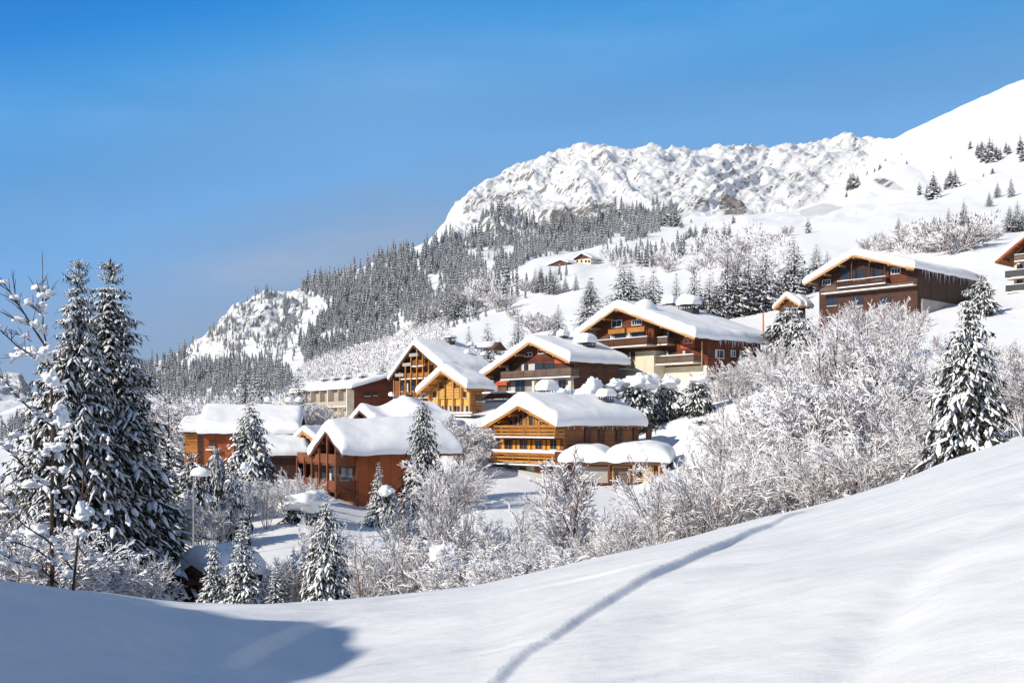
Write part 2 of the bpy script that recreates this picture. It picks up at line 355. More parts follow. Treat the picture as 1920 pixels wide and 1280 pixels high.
def blob(px,py,rx,ry,rot=0,PXa=None,PYa=None):
    PXa=PX if PXa is None else PXa; PYa=PYm if PYa is None else PYa
    c,s=cos(rot),sin(rot); u=((PXa-px)*c+(PYa-py)*s)/rx; w=(-(PXa-px)*s+(PYa-py)*c)/ry
    return np.clip(1-(u*u+w*w),0,1)
# rock relief masks
def sstep(a,b,x): t=np.clip((x-a)/(b-a),0,1); return t*t*(3-2*t)
cliff=sstep(1700,1880,DO)*sstep(790,860,PX)*(1-sstep(1630,1700,PX))
knob=sstep(1250,1600,DO)*sstep(300,400,PX)*(1-sstep(560,650,PX))*sstep(-40,10,760-PYm-0*PX)
knob*= (1-sstep(640,720,PYm+(PX-400)*.35))
U=0;ca,sa=cos(.6),sin(.6); W_=(-XX*sa+Zm*ca)
n_big=.62*ridged(XX/190,DD/190,Zm/85,4,3,.5)+.38*ridged((XX+Zm*.4)/55,DD/90,Zm/130,3,13,.5)
ca,sa=cos(.6),sin(.6); U=(XX*ca+Zm*sa); W_=(-XX*sa+Zm*ca)
n_rib=ridged(U/170,DD/260,W_/42,4,8)
ribm=sstep(1180,1300,PX)
relief=cliff*((1-ribm*.6)*34*(n_big-.45)+ribm*19*(n_rib-.45))+cliff*3.6*(ridged((XX*ca+Zm*sa)/24,DD/30,W_/11,4,5)-.4)
relief+=knob*(13*(ridged(XX/60,DD/90,Zm/40,4,21)-.45)+5*(ridged(XX/18,DD/25,Zm/14,3,31)-.4))
# smooth slopes carry soft undulations and gullies
soft=(1-cliff)*(1-knob)
und=fbm(XX/(DD*.05+6),DD/(DD*.09+10),oct=3,seed=41)*np.clip(DD*.0034,.25,3.4)
gul=sstep(500,900,DO)*soft*(fbm((XX-DD*.35)/45,(DD+XX)/220,oct=4,seed=61))*4.5
Zt=Zm+relief*1.0+und*soft+gul*(1-sstep(1700,1850,DO)*.6)
Dt=DD-relief*1.0
# moraine knoll with a rock band at its foot, small outcrops
kn=blob(1672,334,70,30,.15); Zt+=kn**1.0*4; Dt-=kn**1.0*2
rock=np.zeros_like(Zt)
rock+=cliff*.385+knob*.34
def rk(px,py,rx,ry,rot,a):
    global rock
    rock=np.maximum(rock,np.clip(blob(px,py,rx,ry,rot)*2.2,0,1)*a)
PYt=HZ-Zt/Dt*F
for q in [(1105,400,70,34,.1,.80),(1052,412,20,30,.2,.9),(1375,390,34,17,.1,1.0),(1140,395,30,30,0,.85),(905,372,50,12,-.5,.7),(1540,396,44,9,-.12,.92),(1290,395,60,9,-.3,.72),(1664,352,33,6,.22,1.0),(1480,330,60,12,-.5,.60),
          (870,452,30,10,-.2,.66),(960,360,34,8,-.6,.62),(480,600,50,14,-.5,.62),(430,640,40,12,-.7,.6)]: rk(*q)
lp=np.array(rock)
# --- near field
Dn_t=np.linspace(0,1,150)**1.25
rows=[]
z0=-1.72
def near_z(px,D):
    """height of the field the camera stands on (before and just past its crest)"""
    cz=np.interp(px,pxs,crest_z); cD=np.interp(px,pxs,crest_D)
    t=np.minimum(D/cD,1.0)
    return z0*(1-t)**2+cz*t+np.where(D>cD,(cz/cD-.05)*(D-cD),0)
D60=60*K
Dn=np.concatenate([np.linspace(.9,10,150)[:-1],np.linspace(10,33,960)[:-1],np.linspace(33,D60,26)])
PXn,DDn=np.meshgrid(pxs,Dn)
Zn=near_z(PXn,DDn)
# roll from the crest down into the dip at 60 m
cD=crest_D[None,:]; cz=crest_z[None,:]; z60=Zt[0][None,:]
t=np.clip((DDn-cD)/(D60-cD),0,1); s_=cz/cD-.05
h=(D60-cD)
herm=(1+2*t)*(1-t)**2*cz+t*(1-t)**2*h*(s_)+t*t*(3-2*t)*z60
Zn=np.where(DDn>cD,herm,Zn)
XXn=(PXn-960)/F*DDn
# wind-cut lips and troughs in the field, drawn as curves on the snow (azimuth column, distance)
def near_D(px,py):
    """distance at which the bare field is seen at pixel row py"""
    Ds=np.linspace(3,float(np.interp(px,pxs,crest_D)),400); z=near_z(px,Ds); p=HZ-z/Ds*F
    return float(np.interp(-py,-p,Ds))
def pol(px,D): return np.array([(px-960)/F*D,D])
def path_pts(lst,n=260):
    P=np.array([pol(a,near_D(a,b)) for a,b in lst]); s=np.concatenate([[0],np.cumsum(np.linalg.norm(np.diff(P,axis=0),axis=1))])
    q=np.linspace(0,s[-1],n); return np.stack([smooth1(np.interp(q,s,P[:,0]),8),smooth1(np.interp(q,s,P[:,1]),8)],1), q/s[-1]
def signed(path,Xa,Ya):
    """signed distance (positive on the right side of the travelling direction) and parameter"""
    P,q=path; T=np.gradient(P,axis=0); T/=np.linalg.norm(T,axis=1)[:,None]
    best=np.full(Xa.shape,1e9); sd=np.zeros(Xa.shape); par=np.zeros(Xa.shape)
    for i in range(len(P)):
        dx=Xa-P[i,0]; dy=Ya-P[i,1]; d2=dx*dx+dy*dy; m=d2<best
        best=np.where(m,d2,best); sd=np.where(m,dx*T[i,1]-dy*T[i,0],sd); par=np.where(m,q[i],par)
    return np.sqrt(best)*np.sign(sd),par
lipA=path_pts([(880,1340),(930,1278),(975,1232),(1040,1190),(1080,1162),(1140,1128),(1200,1098),(1260,1068),(1330,1035),(1390,1005),(1450,980),(1500,961),(1560,942),(1620,924)])
lipC=path_pts([(380,1232),(425,1202),(475,1180),(540,1163),(600,1154),(660,1146),(740,1136)])
trB=path_pts([(1560,1330),(1600,1270),(1640,1190),(1690,1115),(1750,1045),(1830,985),(1910,935),(1960,905)])
trD=path_pts([(1180,1290),(1215,1205),(1270,1135),(1360,1080),(1460,1030),(1580,985)])
trE=path_pts([(860,1240),(930,1185),(1030,1125),(1120,1085)])
def lip(path,h,wl,wr,a0=.06,a1=.94):
    global Zn
    sd,q=signed(path,XXn,DDn); e=sstep(0,a0,q)*(1-sstep(a1,1,q))
    left=np.exp(-(sd/wl)**2)*(sd<=0); right=(1-sstep(0,wr,sd))*(sd>0)
    Zn+=h*e*(left+right)
def trough(path,d,w,a0=.05,a1=.95):
    global Zn
    sd,q=signed(path,XXn,DDn); Zn-=d*np.exp(-(sd/w)**2)*sstep(0,a0,q)*(1-sstep(a1,1,q))
lip(lipA,.055,1.6,.12,.04,.93); lip(lipA,.07,1.6,.14,.45,.55); lip(lipC,.12,1.6,.3,.3,.6)
trough(trB,.08,.24); trough(trD,.035,.35); trough(trE,.05,.8)
tn=DDn/crest_D[None,:]
Zn+= .09*vnoise(XXn/5.5,DDn/7,seed=91)*sstep(4,12,DDn)*(1-.85*sstep(.6,.95,tn))+.035*vnoise(XXn/1.5+DDn*.2,DDn/2.6,seed=92)*sstep(2,8,DDn)
hx,hy=pol(565,near_D(565,1190)); Zn-=.30*np.exp(-(((XXn-hx)/2.0)**2+((DDn-hy)/3.2)**2))

def grid_mesh(name,Vx,Vy,Vz,mats,attr=None):
    r,c=Vx.shape; V=np.stack([Vx.ravel(),Vy.ravel(),Vz.ravel()],1)
    i=np.arange(r*c).reshape(r,c); q=np.stack([i[:-1,:-1],i[:-1,1:],i[1:,1:],i[1:,:-1]],-1).reshape(-1,4)
    me=mesh_np(name,V,q,mats)
    if attr is not None:
        a=me.attributes.new('rock','FLOAT','POINT'); a.data.foreach_set('value',attr.ravel().astype(np.float32))
    return me
me=grid_mesh('snow_field',XXn,DDn,Zn,[M['snow_near']]); tag(link('snow_field',me),kind='structure')
# the slope begins a step behind the field's edge row so that the two sheets share their border
Zt[0]=Zn[-1]; Dt[0]=D60
Xt=(PX-960)/F*Dt
for k in range(1,8): Zt[k]=Zt[k]+(Zn[-1]-Zm[0]-und[0]*0)*(1-k/8)
me=grid_mesh('hillside',Xt,Dt,Zt,[M['terrain']],rock); tag(link('hillside',me),kind='structure')
PYt=HZ-Zt/Dt*F
def ground(px,D):
    c=np.clip((px-pxs[0])/2.6,0,NC-1.001); r=np.interp(D,Dmid,np.arange(len(Dmid))); r=min(r,len(Dmid)-1.001)
    i=int(r);j=int(c);a=r-i;b=c-j
    return float((Zt[i,j]*(1-b)+Zt[i,j+1]*b)*(1-a)+(Zt[i+1,j]*(1-b)+Zt[i+1,j+1]*b)*a)
def find_D(px,py,lo=150,hi=1760):
    j=int(np.clip((px-pxs[0])/2.6,0,NC-1)); m=(Dmid>=lo)&(Dmid<=hi); Ds=Dmid[m]; p=PYt[m,j]
    k=np.where(p<=py)[0]
    return float(Ds[k[0]])/K if len(k) else float(Ds[np.argmin(np.abs(p-py))])/K

# high snow bank beside the field, outside the picture: its shadow lies across the near left of the field
aU=-SD; eW=np.array([-aU[1],aU[0]]); UR=-12.0
us=np.linspace(UR-24,UR+9,60); ws=np.linspace(-14,40,110); UU,WW=np.meshgrid(us,ws)
BX=aU[0]*UU+eW[0]*WW; BY=aU[1]*UU+eW[1]*WW
EDGE=[(400,1330),(425,1280),(445,1255),(480,1234),(530,1213),(585,1190),(612,1172),(622,1160),(560,1166),(480,1180),(400,1158),(300,1132),(240,1124)]
wz=[]
for a_,b_ in EDGE:
    d_=near_D(a_,b_); p_=pol(a_,d_); u_=p_.dot(aU); w_=p_.dot(eW); wz.append((w_, (HZ-b_)/F*d_+(u_-UR)*math.tan(R(SUN_EL))))
wz.sort(); wz=[(-14,wz[0][1]-.4)]+wz+[(wz[-1][0]+3,wz[-1][1]),(wz[-1][0]+7,wz[-1][1]-3),(40,-2)]
top=smooth1(np.interp(ws,[q[0] for q in wz],[q[1] for q in wz]),1)
prof=np.where(UU<UR,1-.10*((UU-UR)/24)**2*1.0,np.cos(np.clip((UU-UR)/9,0,1)*pi)*.5+.5)
BZ=(-4.6)+(top[:,None]+4.6)*prof
BZ=np.where(UU>UR,BZ,BZ)
me=grid_mesh('snow_bank',BX,BY,BZ,[M['snow_near']]); tag(link('snow_bank',me),kind='structure')
# the land beside and behind the camera carries on from the edges of the two sheets
kR=(pxs[-1]-960)/F; kL=(pxs[0]-960)/F
def edge(j,k):
    D=np.concatenate([Dn[::2],Dt[4::4,j]]); z=np.concatenate([Zn[::2,j],Zt[4::4,j]]); return D*math.sqrt(1+k*k),z
rR,zR=edge(-1,kR); rL,zL=edge(0,kL); n_=60
ph=np.linspace(math.atan(kR),2*pi+math.atan(kL),n_); s_=np.linspace(0,1,n_); s_=s_*s_*(3-2*s_)
Rg=rR[:,None]*(1-s_)+rL[:,None]*s_; Zg=zR[:,None]*(1-s_)+zL[:,None]*s_
me=grid_mesh('ground',np.sin(ph)[None,:]*Rg,np.cos(ph)[None,:]*Rg,Zg,[M['snow_near']]); tag(link('ground',me),kind='structure')
import bmesh

# ---- distant massif across the valley
xs=np.arange(-560,330,3.0)
top_=curve({-560:640,-300:655,-150:690,-60:703,0:698,40:700,52:716,64:744,90:768,150:785,230:800,330:830},px=xs,k=2)
Ts=np.linspace(0,1,90); TT,PP=np.meshgrid(Ts,xs,indexing='ij'); TP=np.interp(PP,xs,top_)
PYd=940-(940-TP)*TT; Dd=(3800+2700*TT**1.1)*K
Zd=(HZ-PYd)/F*Dd; Xd=(PP-960)/F*Dd
rd=ridged(Xd/420,Dd/500,Zd/120,5,77)-.45
Zd+=rd*70*sstep(.55,.95,TT); Dd=Dd-rd*160*sstep(.6,.9,TT)
me=grid_mesh('far_mountain',Xd,Dd,Zd,[M['terrain']],(.86*sstep(.45,.70,TT))); tag(link('mountain',me),kind='structure')

# ------------------------------------------------------------------ spruce builders
def spruce_np(seed,whorls,nbr,K,width=.2,snow=.6,sub=0,droop=.35,tw=.12,lump=1.0,top=.02,gap=.15,dome=False):
    """unit-height snow-laden spruce; returns verts, quads/tris, material index (0 needles, 1 snow). trunk separate."""
    g=np.random.default_rng(seed); V=[];T=[];MI=[];SM=[];nb=0
    def frond(p0,dirv,length,wd,drp,K,snow_p,up=0.0):
        nonlocal nb
        t=np.linspace(0,1,K+1); dv=np.array(dirv); side=np.array([-dv[1],dv[0],0.]); sl=np.linalg.norm(side)
        side=side/sl if sl>1e-6 else np.array([1.,0,0])
        cen=p0+np.outer(t*length,dv)+np.outer(-(t**1.6)*drp*length+up*np.sin(t*pi*.6)*length,[0,0,1.])
        wv=wd*length*np.sin(np.clip(t*.86+.10,0,1)*pi)**.8*(1+.25*g.standard_normal(K+1)); wv[-1]=wd*length*.12; wv[0]=wd*length*.25
        hang=.38*np.abs(wv)
        # needles: zigzag outer points
        base=nb
        Lp=cen+side*wv[:,None]-np.array([0,0,1])*hang[:,None]+dv*(g.uniform(-.2,.5,K+1)*length/K)[:,None]
        Rp=cen-side*wv[:,None]-np.array([0,0,1])*hang[:,None]+dv*(g.uniform(-.2,.5,K+1)*length/K)[:,None]
        V.append(np.concatenate([cen,Lp,Rp])); nb+=3*(K+1)
        i=np.arange(K); n=K+1
        # sprays alternate with gaps so the outline is ragged
        T.append(np.concatenate([np.stack([base+i,base+i+1,base+n+i+1],1),np.stack([base+i,base+2*n+i+1,base+i+1],1),np.stack([base+i[::1],base+n+i+1,base+n+i],1)[::2],np.stack([base+i,base+2*n+i,base+2*n+i+1],1)[1::2]]))
        m=len(T[-1]); MI.append(np.zeros(m,int)); SM.append(np.zeros(m,bool))
        # snow pad on top, lumpy, with gaps
        if snow_p>0 and g.random()<snow_p*1.15:
            a=g.uniform(0,gap+.15); b_=min(1,a+g.uniform(.45,.9))
            ts=np.linspace(a,b_,K+1); c2=np.stack([np.interp(ts,t,cen[:,j]) for j in range(3)],1)
            ww=np.interp(ts,t,wv)*g.uniform(.45,.85)*(1+.25*g.standard_normal(K+1)); ww[0]*=.3; ww[-1]*=.45; ww=np.abs(ww)
            th=ww*.75*lump+.0005; z=np.array([0,0,1.])
            A=c2+side*ww[:,None]-z*(ww*.30)[:,None]; B=c2-side*ww[:,None]-z*(ww*.30)[:,None]
            C1=c2+side*(ww*.5)[:,None]+z*(th*.85)[:,None]; C2=c2-side*(ww*.5)[:,None]+z*(th*.85)[:,None]
            base=nb; V.append(np.concatenate([A,C1,C2,B])); nb+=4*(K+1)
            q=[]
            for r in range(3): q+= [np.stack([base+r*n+i,base+r*n+i+1,base+(r+1)*n+i+1],1),np.stack([base+r*n+i,base+(r+1)*n+i+1,base+(r+1)*n+i],1)]
            q.append(np.array([[base+K,base+n+K,base+2*n+K],[base+K,base+2*n+K,base+3*n+K]]))
            T.append(np.concatenate(q)); m=len(T[-1]); MI.append(np.ones(m,int)); SM.append(np.ones(m,bool))
    lean=g.uniform(-.012,.012,2)
    for w in range(whorls):
        h=top*0+.045+(.955)*(w/(whorls-1))**.92; h=min(h,.985)
        rad=width*((1-h)**.80)*g.uniform(.82,1.15)+.016
        if dome: rad=width*(1-h**2.4)**.55*g.uniform(.8,1.15)+.01
        if h<.12: rad*=.8+h*1.6
        n=max(5,int(round(nbr*(.55+.45*(1-h)**.5)))) ; off=g.uniform(0,2*pi)
        for b in range(n):
            a=off+2*pi*b/n+g.uniform(-.25,.25); ln=rad*g.uniform(.72,1.18)
            dv=(cos(a),sin(a),0); dr=droop*g.uniform(.6,1.3)*(.35+.65*(1-h)) if h<.93 else -.5
            p0=np.array([lean[0]*h,lean[1]*h,h+g.uniform(-.006,.006)])
            frond(p0,dv,ln,tw*g.uniform(.8,1.25)*(1.0 if sub==0 else .55),dr,K,snow,up=.12 if h<.85 else .0)
            for s in range(sub):
                f=(s+1.2)/(sub+1.0)*g.uniform(.85,1.05); f=min(f,.97)
                q=p0+np.array([dv[0]*ln*f,dv[1]*ln*f,-(f**1.6)*dr*ln+.12*np.sin(f*pi*.6)*ln*(h<.85)])
                sg=1 if s%2 else -1; aa=a+sg*g.uniform(.6,1.15); l2=ln*(1-f*.55)*g.uniform(.32,.5)
                frond(q,(cos(aa),sin(aa),0),l2,(.26 if sub<10 else .21)*g.uniform(.7,1.2),droop*g.uniform(1.0,2.2)*1.1,max(3,K-2),snow*g.uniform(.6,1.1))
    # leader
    frond(np.array([lean[0],lean[1],.955]),(0.02,0.01,1.0),.045,.18,0,3,0)
    return np.concatenate(V),np.concatenate(T),np.concatenate(MI),np.concatenate(SM)
def trunk_mb(r=.010,h=.93,n=6): 
    b=MB(); b.tube([(0,0,-.06),(0,0,.3),(0,0,.7),(0,0,h)],[r*1.1,r*.8,r*.4,r*.12],n); return b
TPL={}
def make_spruce_tpl(key,**k):
    V_,T_,mi,sm=spruce_np(**k); me=mesh_np(key+'_crown',V_,T_,[M['needle'],M['snow_tree']],mi,sm)
    tb=trunk_mb(); tm=bpy.data.meshes.new(key+'_trunk'); tm.from_pydata(tb.v,[],tb.f); tm.materials.append(M['bark'])
    TPL[key]=(me,tm)
make_spruce_tpl('heroa',seed=1,whorls=46,nbr=10,K=6,width=.175,snow=.95,sub=12,droop=.62,tw=.10,lump=1.0)
make_spruce_tpl('herob',seed=2,whorls=50,nbr=10,K=6,width=.155,snow=.9,sub=12,droop=.62,tw=.10,lump=1.0)
make_spruce_tpl('bigsnow',seed=3,whorls=26,nbr=9,K=6,width=.27,snow=1.0,sub=6,droop=.75,tw=.15,lump=1.3)
make_spruce_tpl('bigsnow2',seed=4,whorls=26,nbr=9,K=6,width=.24,snow=.85,sub=5,droop=.55,tw=.14,lump=1.0)
make_spruce_tpl('narrow',seed=5,whorls=34,nbr=8,K=5,width=.19,snow=.7,sub=5,droop=.9,tw=.13,lump=.9)
make_spruce_tpl('bush',seed=15,whorls=16,nbr=12,K=4,width=.62,snow=.55,sub=3,droop=.5,tw=.16,lump=1.2,dome=True)
make_spruce_tpl('bushw',seed=16,whorls=15,nbr=13,K=4,width=.60,snow=1.1,sub=7,droop=.8,tw=.14,lump=1.5,gap=.05,dome=True)
for i,(w_,s_,d_) in enumerate([(.22,.85,.5),(.19,.7,.6),(.26,.8,.45),(.17,.9,.55),(.21,.6,.5)]):
    make_spruce_tpl('med%d'%i,seed=20+i,whorls=26,nbr=9,K=4,width=w_,snow=s_,sub=2,droop=d_,tw=.17,lump=.9)
for i,(w_,s_) in enumerate([(.23,.75),(.19,.6),(.27,.8)]):
    make_spruce_tpl('small%d'%i,seed=40+i,whorls=15,nbr=8,K=3,width=w_,snow=s_,sub=0,droop=.45,tw=.30,lump=.8)
def spruce(key,px,D_,h=None,ytop=None,wscale=1.0,label=None,group=None,name='spruce_tree',rot=None,trunk=True,sink=0.0):
    D=D_*K; z=(near_ground(px,D) if D<D60 else ground(px,D))-sink
    if ytop is not None: h=(HZ-ytop)/F*D-z
    x=(px-960)/F*D
    r=empty(name,(x,D,z),random.uniform(0,6.28) if rot is None else rot); r.scale=(h*wscale*WS,h*wscale*WS,h)
    tag(r,label,'tree',group)
    me,tm=TPL[key]
    c=link('crown',me,r)
    if trunk: link('trunk',tm,r)
    return r
WS=1.38
def near_ground(px,D):
    j=int(np.clip((px-pxs[0])/2.6,0,NC-1)); return float(np.interp(D,Dn,Zn[:,j]))

# ------------------------------------------------------------------ bare frosted broadleaf builders
def frost_np(seed,stems=7,spread=.55,levels=3,kids=(7,6,4),r0=.011,frost=.8,lean=0.0,arch=.10,wob=.08,twr=.0022,ang=.55):
    g=np.random.default_rng(seed); V=[];Q=[];MI=[];nb=0
    def seg(pts,rads,fr):
        nonlocal nb
        k=len(pts); d=np.gradient(pts,axis=0); d/=np.linalg.norm(d,axis=1)[:,None]+1e-9
        side=np.cross(d,[0,0,1.]); sl=np.linalg.norm(side,axis=1)[:,None]; side=np.where(sl>.05,side/np.maximum(sl,1e-6),np.array([1.,0,0])); up=np.cross(side,d)
        rr=rads[:,None]; hor=np.linalg.norm(d[:,:2],axis=1)[:,None]
        A=pts-up*rr; B=pts+side*rr*1.0; C=pts+up*rr*(1+fr*hor*1.3); E=pts-side*rr*1.0
        V.append(np.concatenate([A,B,C,E])); i=np.arange(k-1)
        fa=(fr>.5*frost) and g.random()<.6
        for a,b,m in((0,1,0),(1,2,1),(2,3,1),(3,0,1 if fa else 0)):
            Q.append(np.stack([nb+a*k+i,nb+b*k+i,nb+b*k+i+1,nb+a*k+i+1],1)); MI.append(np.full(k-1,m if fr>0 else 0))
        nb+=4*k
    def branch(p,d,L_,r,lev):
        K=5 if lev==0 else (4 if lev<levels-1 else 3)
        pts=[p]; dd=np.array(d)
        for i in range(K):
            dd=dd+g.standard_normal(3)*wob+np.array([0,0,-arch*(lev>0)*(i/K)]); dd/=np.linalg.norm(dd); pts.append(pts[-1]+dd*L_/K)
        pts=np.array(pts); rads=np.maximum(np.linspace(r,r*.45,K+1),twr)
        seg(pts,rads,frost if lev>=2 else .45*frost)
        if lev<levels:
            n=kids[lev] if lev<len(kids) else 3
            for c in range(n):
                f=(c+g.uniform(.3,1.0))/n; f=.15+.85*f if lev==0 else .08+.92*f; f=min(f,.98)
                x=f*K; i=min(int(x),K-1); q=pts[i]+(pts[i+1]-pts[i])*(x-i); td=pts[i+1]-pts[i]; td/=np.linalg.norm(td)
                rv=g.standard_normal(3); rv-=td*rv.dot(td); rv/=np.linalg.norm(rv); rv[2]+=.15
                nd_=td*g.uniform(.7,1.0)+rv*g.uniform(.6,1.25)*ang; nd_/=np.linalg.norm(nd_)
                branch(q,nd_,L_*g.uniform(.34,.60)*(1.15-f*.5),r*.5,lev+1)
    for s in range(stems):
        a=2*pi*s/stems+g.uniform(-.4,.4); sp=spread*g.uniform(.3,1.0) if stems>1 else .04
        d=np.array([cos(a)*sp+lean,sin(a)*sp,1.0]); d/=np.linalg.norm(d)
        branch(np.array([cos(a)*.03,sin(a)*.03,-.04]),d,g.uniform(.62,.95),r0*g.uniform(.7,1.1),0)
    V=np.concatenate(V); V[:,2]/=np.percentile(V[:,2],99.7)
    return V,np.concatenate(Q),np.concatenate(MI)
def make_frost_tpl(key,bark='twig',**k):
    V_,Q_,mi=frost_np(**k); TPL[key]=(mesh_np(key+'_crown',V_,Q_,[M[bark],M['frost']],mi,False),None)
make_frost_tpl('fr0',seed=1,stems=7,spread=.50,kids=(8,6,5))
make_frost_tpl('fr1',seed=2,stems=6,spread=.32,kids=(9,6,5),ang=.55)
make_frost_tpl('fr2',seed=3,stems=10,spread=.75,kids=(7,6,5),arch=.2)
make_frost_tpl('fr3',seed=4,stems=1,spread=.02,kids=(22,11,6),r0=.015,ang=.6)
make_frost_tpl('fr4',seed=5,stems=9,spread=.6,kids=(9,8,5),arch=.45,twr=.0028,frost=1.6,ang=.7)
make_frost_tpl('fr5',seed=6,stems=12,spread=.9,kids=(8,7,5),arch=.2,twr=.0030,frost=1.5,ang=.7)
make_frost_tpl('frs',seed=7,stems=9,spread=.6,kids=(8,6,3),twr=.005,frost=1.2)
make_frost_tpl('frt',seed=8,stems=8,spread=.8,kids=(8,6,3),twr=.006,frost=1.0)
def frost(key,px,D_,h=None,ytop=None,ws=1.0,label=None,group=None,name='frosted_tree',dz=0,cat='tree'):
    D=D_*K; z=(near_ground(px,D) if D<D60 else ground(px,D))+dz
    if ytop is not None: h=(HZ-ytop)/F*D-z
    o=link(name,TPL[key][0],None,((px-960)/F*D,D,z)); o.rotation_euler=(0,0,random.uniform(0,6.28)); o.scale=(h*ws,h*ws,h)
    return tag(o,label,cat,group)
# ------------------------------------------------------------------ chalets
def cap_mesh(prof,y0,y1,T,seed=0,dents=(),nx=56,ny=56,bulge=.13,mat_='snow_roof',rx=None,hump=None,flare=0.0):
    """deep rounded snow lying on a roof; prof = [(x,z),...] across the roof, y0..y1 along the ridge"""
    xs_=[p[0] for p in prof]; zs_=[p[1] for p in prof]; Wd=xs_[-1]-xs_[0]; Ld=y1-y0
    r=T*.5 if rx is None else rx
    def samp(n,L_):
        e=np.array([0,.012,.04,.09,.17,.28,.42,.6,.8,1.0])*r*1.02; mid=np.linspace(e[-1],L_-e[-1],n)[1:-1]; return np.concatenate([e,mid,L_-e[::-1]])
    u=samp(nx-20,Wd); v_=samp(ny-20,Ld); U_,V_=np.meshgrid(u,v_)
    x=xs_[0]+U_; y=y0+V_
    fine=np.linspace(xs_[0]-2*T,xs_[-1]+2*T,600); zf=np.interp(fine,xs_,zs_)
    sl0=(zs_[1]-zs_[0])/(xs_[1]-xs_[0]); sl1=(zs_[-1]-zs_[-2])/(xs_[-1]-xs_[-2])
    zf=np.where(fine<xs_[0],zs_[0]+(fine-xs_[0])*sl0,np.where(fine>xs_[-1],zs_[-1]+(fine-xs_[-1])*sl1,zf))
    k=max(2,int(T*.8/(fine[1]-fine[0]))); zsm=smooth1(zf,k)
    def fe(d): d=np.clip(d/r,0,1); return (1-(1-d)**2.7)**(1/2.7)
    f=fe(np.minimum(U_,Wd-U_))*fe(np.minimum(V_,Ld-V_))
    base=np.interp(x,xs_,zs_); sm=np.interp(x,fine,zsm)
    n=fbm(x/2.8,y/3.5,oct=3,seed=seed+5)*.16*T+vnoise(x/6,y/5,seed=seed+9)*.12*T+fbm(x/.8,y/1.0,oct=2,seed=seed+2)*.035
    top=sm+T*(1.0)+n*1.0
    for (dx,dy,rr,dp) in dents: top-=dp*np.exp(-(((x-dx)/rr)**2+((y-dy)/rr)**2))
    if hump is not None: top+=hump(x,y)
    z=base+(top-base)*f
    out=bulge*T*np.sin(pi*f)*(1+.35*vnoise(x/1.1,y/1.1,seed=seed+3))
    ex=np.clip(1-np.minimum(U_,Wd-U_)/r,0,1)*np.sign(U_-Wd/2); ey=np.clip(1-np.minimum(V_,Ld-V_)/r,0,1)*np.sign(V_-Ld/2)
    x=x+ex*out; y=y+ey*out
    z=z-np.maximum(np.abs(ex),np.abs(ey))*.10*T*np.clip(vnoise(x/1.3,y/1.3,seed=seed+21)+.2,0,1)
    r_,c_=x.shape; i=np.arange(r_*c_).reshape(r_,c_); q=np.stack([i[:-1,:-1],i[:-1,1:],i[1:,1:],i[1:,:-1]],-1).reshape(-1,4)
    return mesh_np('snow_cover',np.stack([x.ravel(),y.ravel(),z.ravel()],1),q,[M[mat_]])
def snow_ball(name,parent,c,s,seed=0,flat=.35,mat_='snow_roof',n=14,rough=.10):
    """soft mound of snow with a flattened underside"""
    th=np.linspace(0,pi,n); ph=np.linspace(0,2*pi,2*n,endpoint=False); T_,P_=np.meshgrid(th,ph,indexing='ij')
    x=np.sin(T_)*np.cos(P_); y=np.sin(T_)*np.sin(P_); z=np.cos(T_)
    rr=1+rough*vnoise(x*1.7+seed*3.1,y*1.7,z*1.7,seed)+rough*.5*vnoise(x*4+seed,y*4,z*4,seed+4)
    x=x*rr;y=y*rr;z=z*rr; z=np.where(z<0,z*flat,z)
    V_=np.stack([c[0]+x*s[0],c[1]+y*s[1],c[2]+z*s[2]],-1).reshape(-1,3); i=np.arange(n*2*n).reshape(n,2*n); j=np.roll(i,-1,1)
    q=np.stack([i[:-1],i[1:],j[1:],j[:-1]],-1).reshape(-1,4)
    return link(name,mesh_np(name,V_,q,[M[mat_]]),parent)
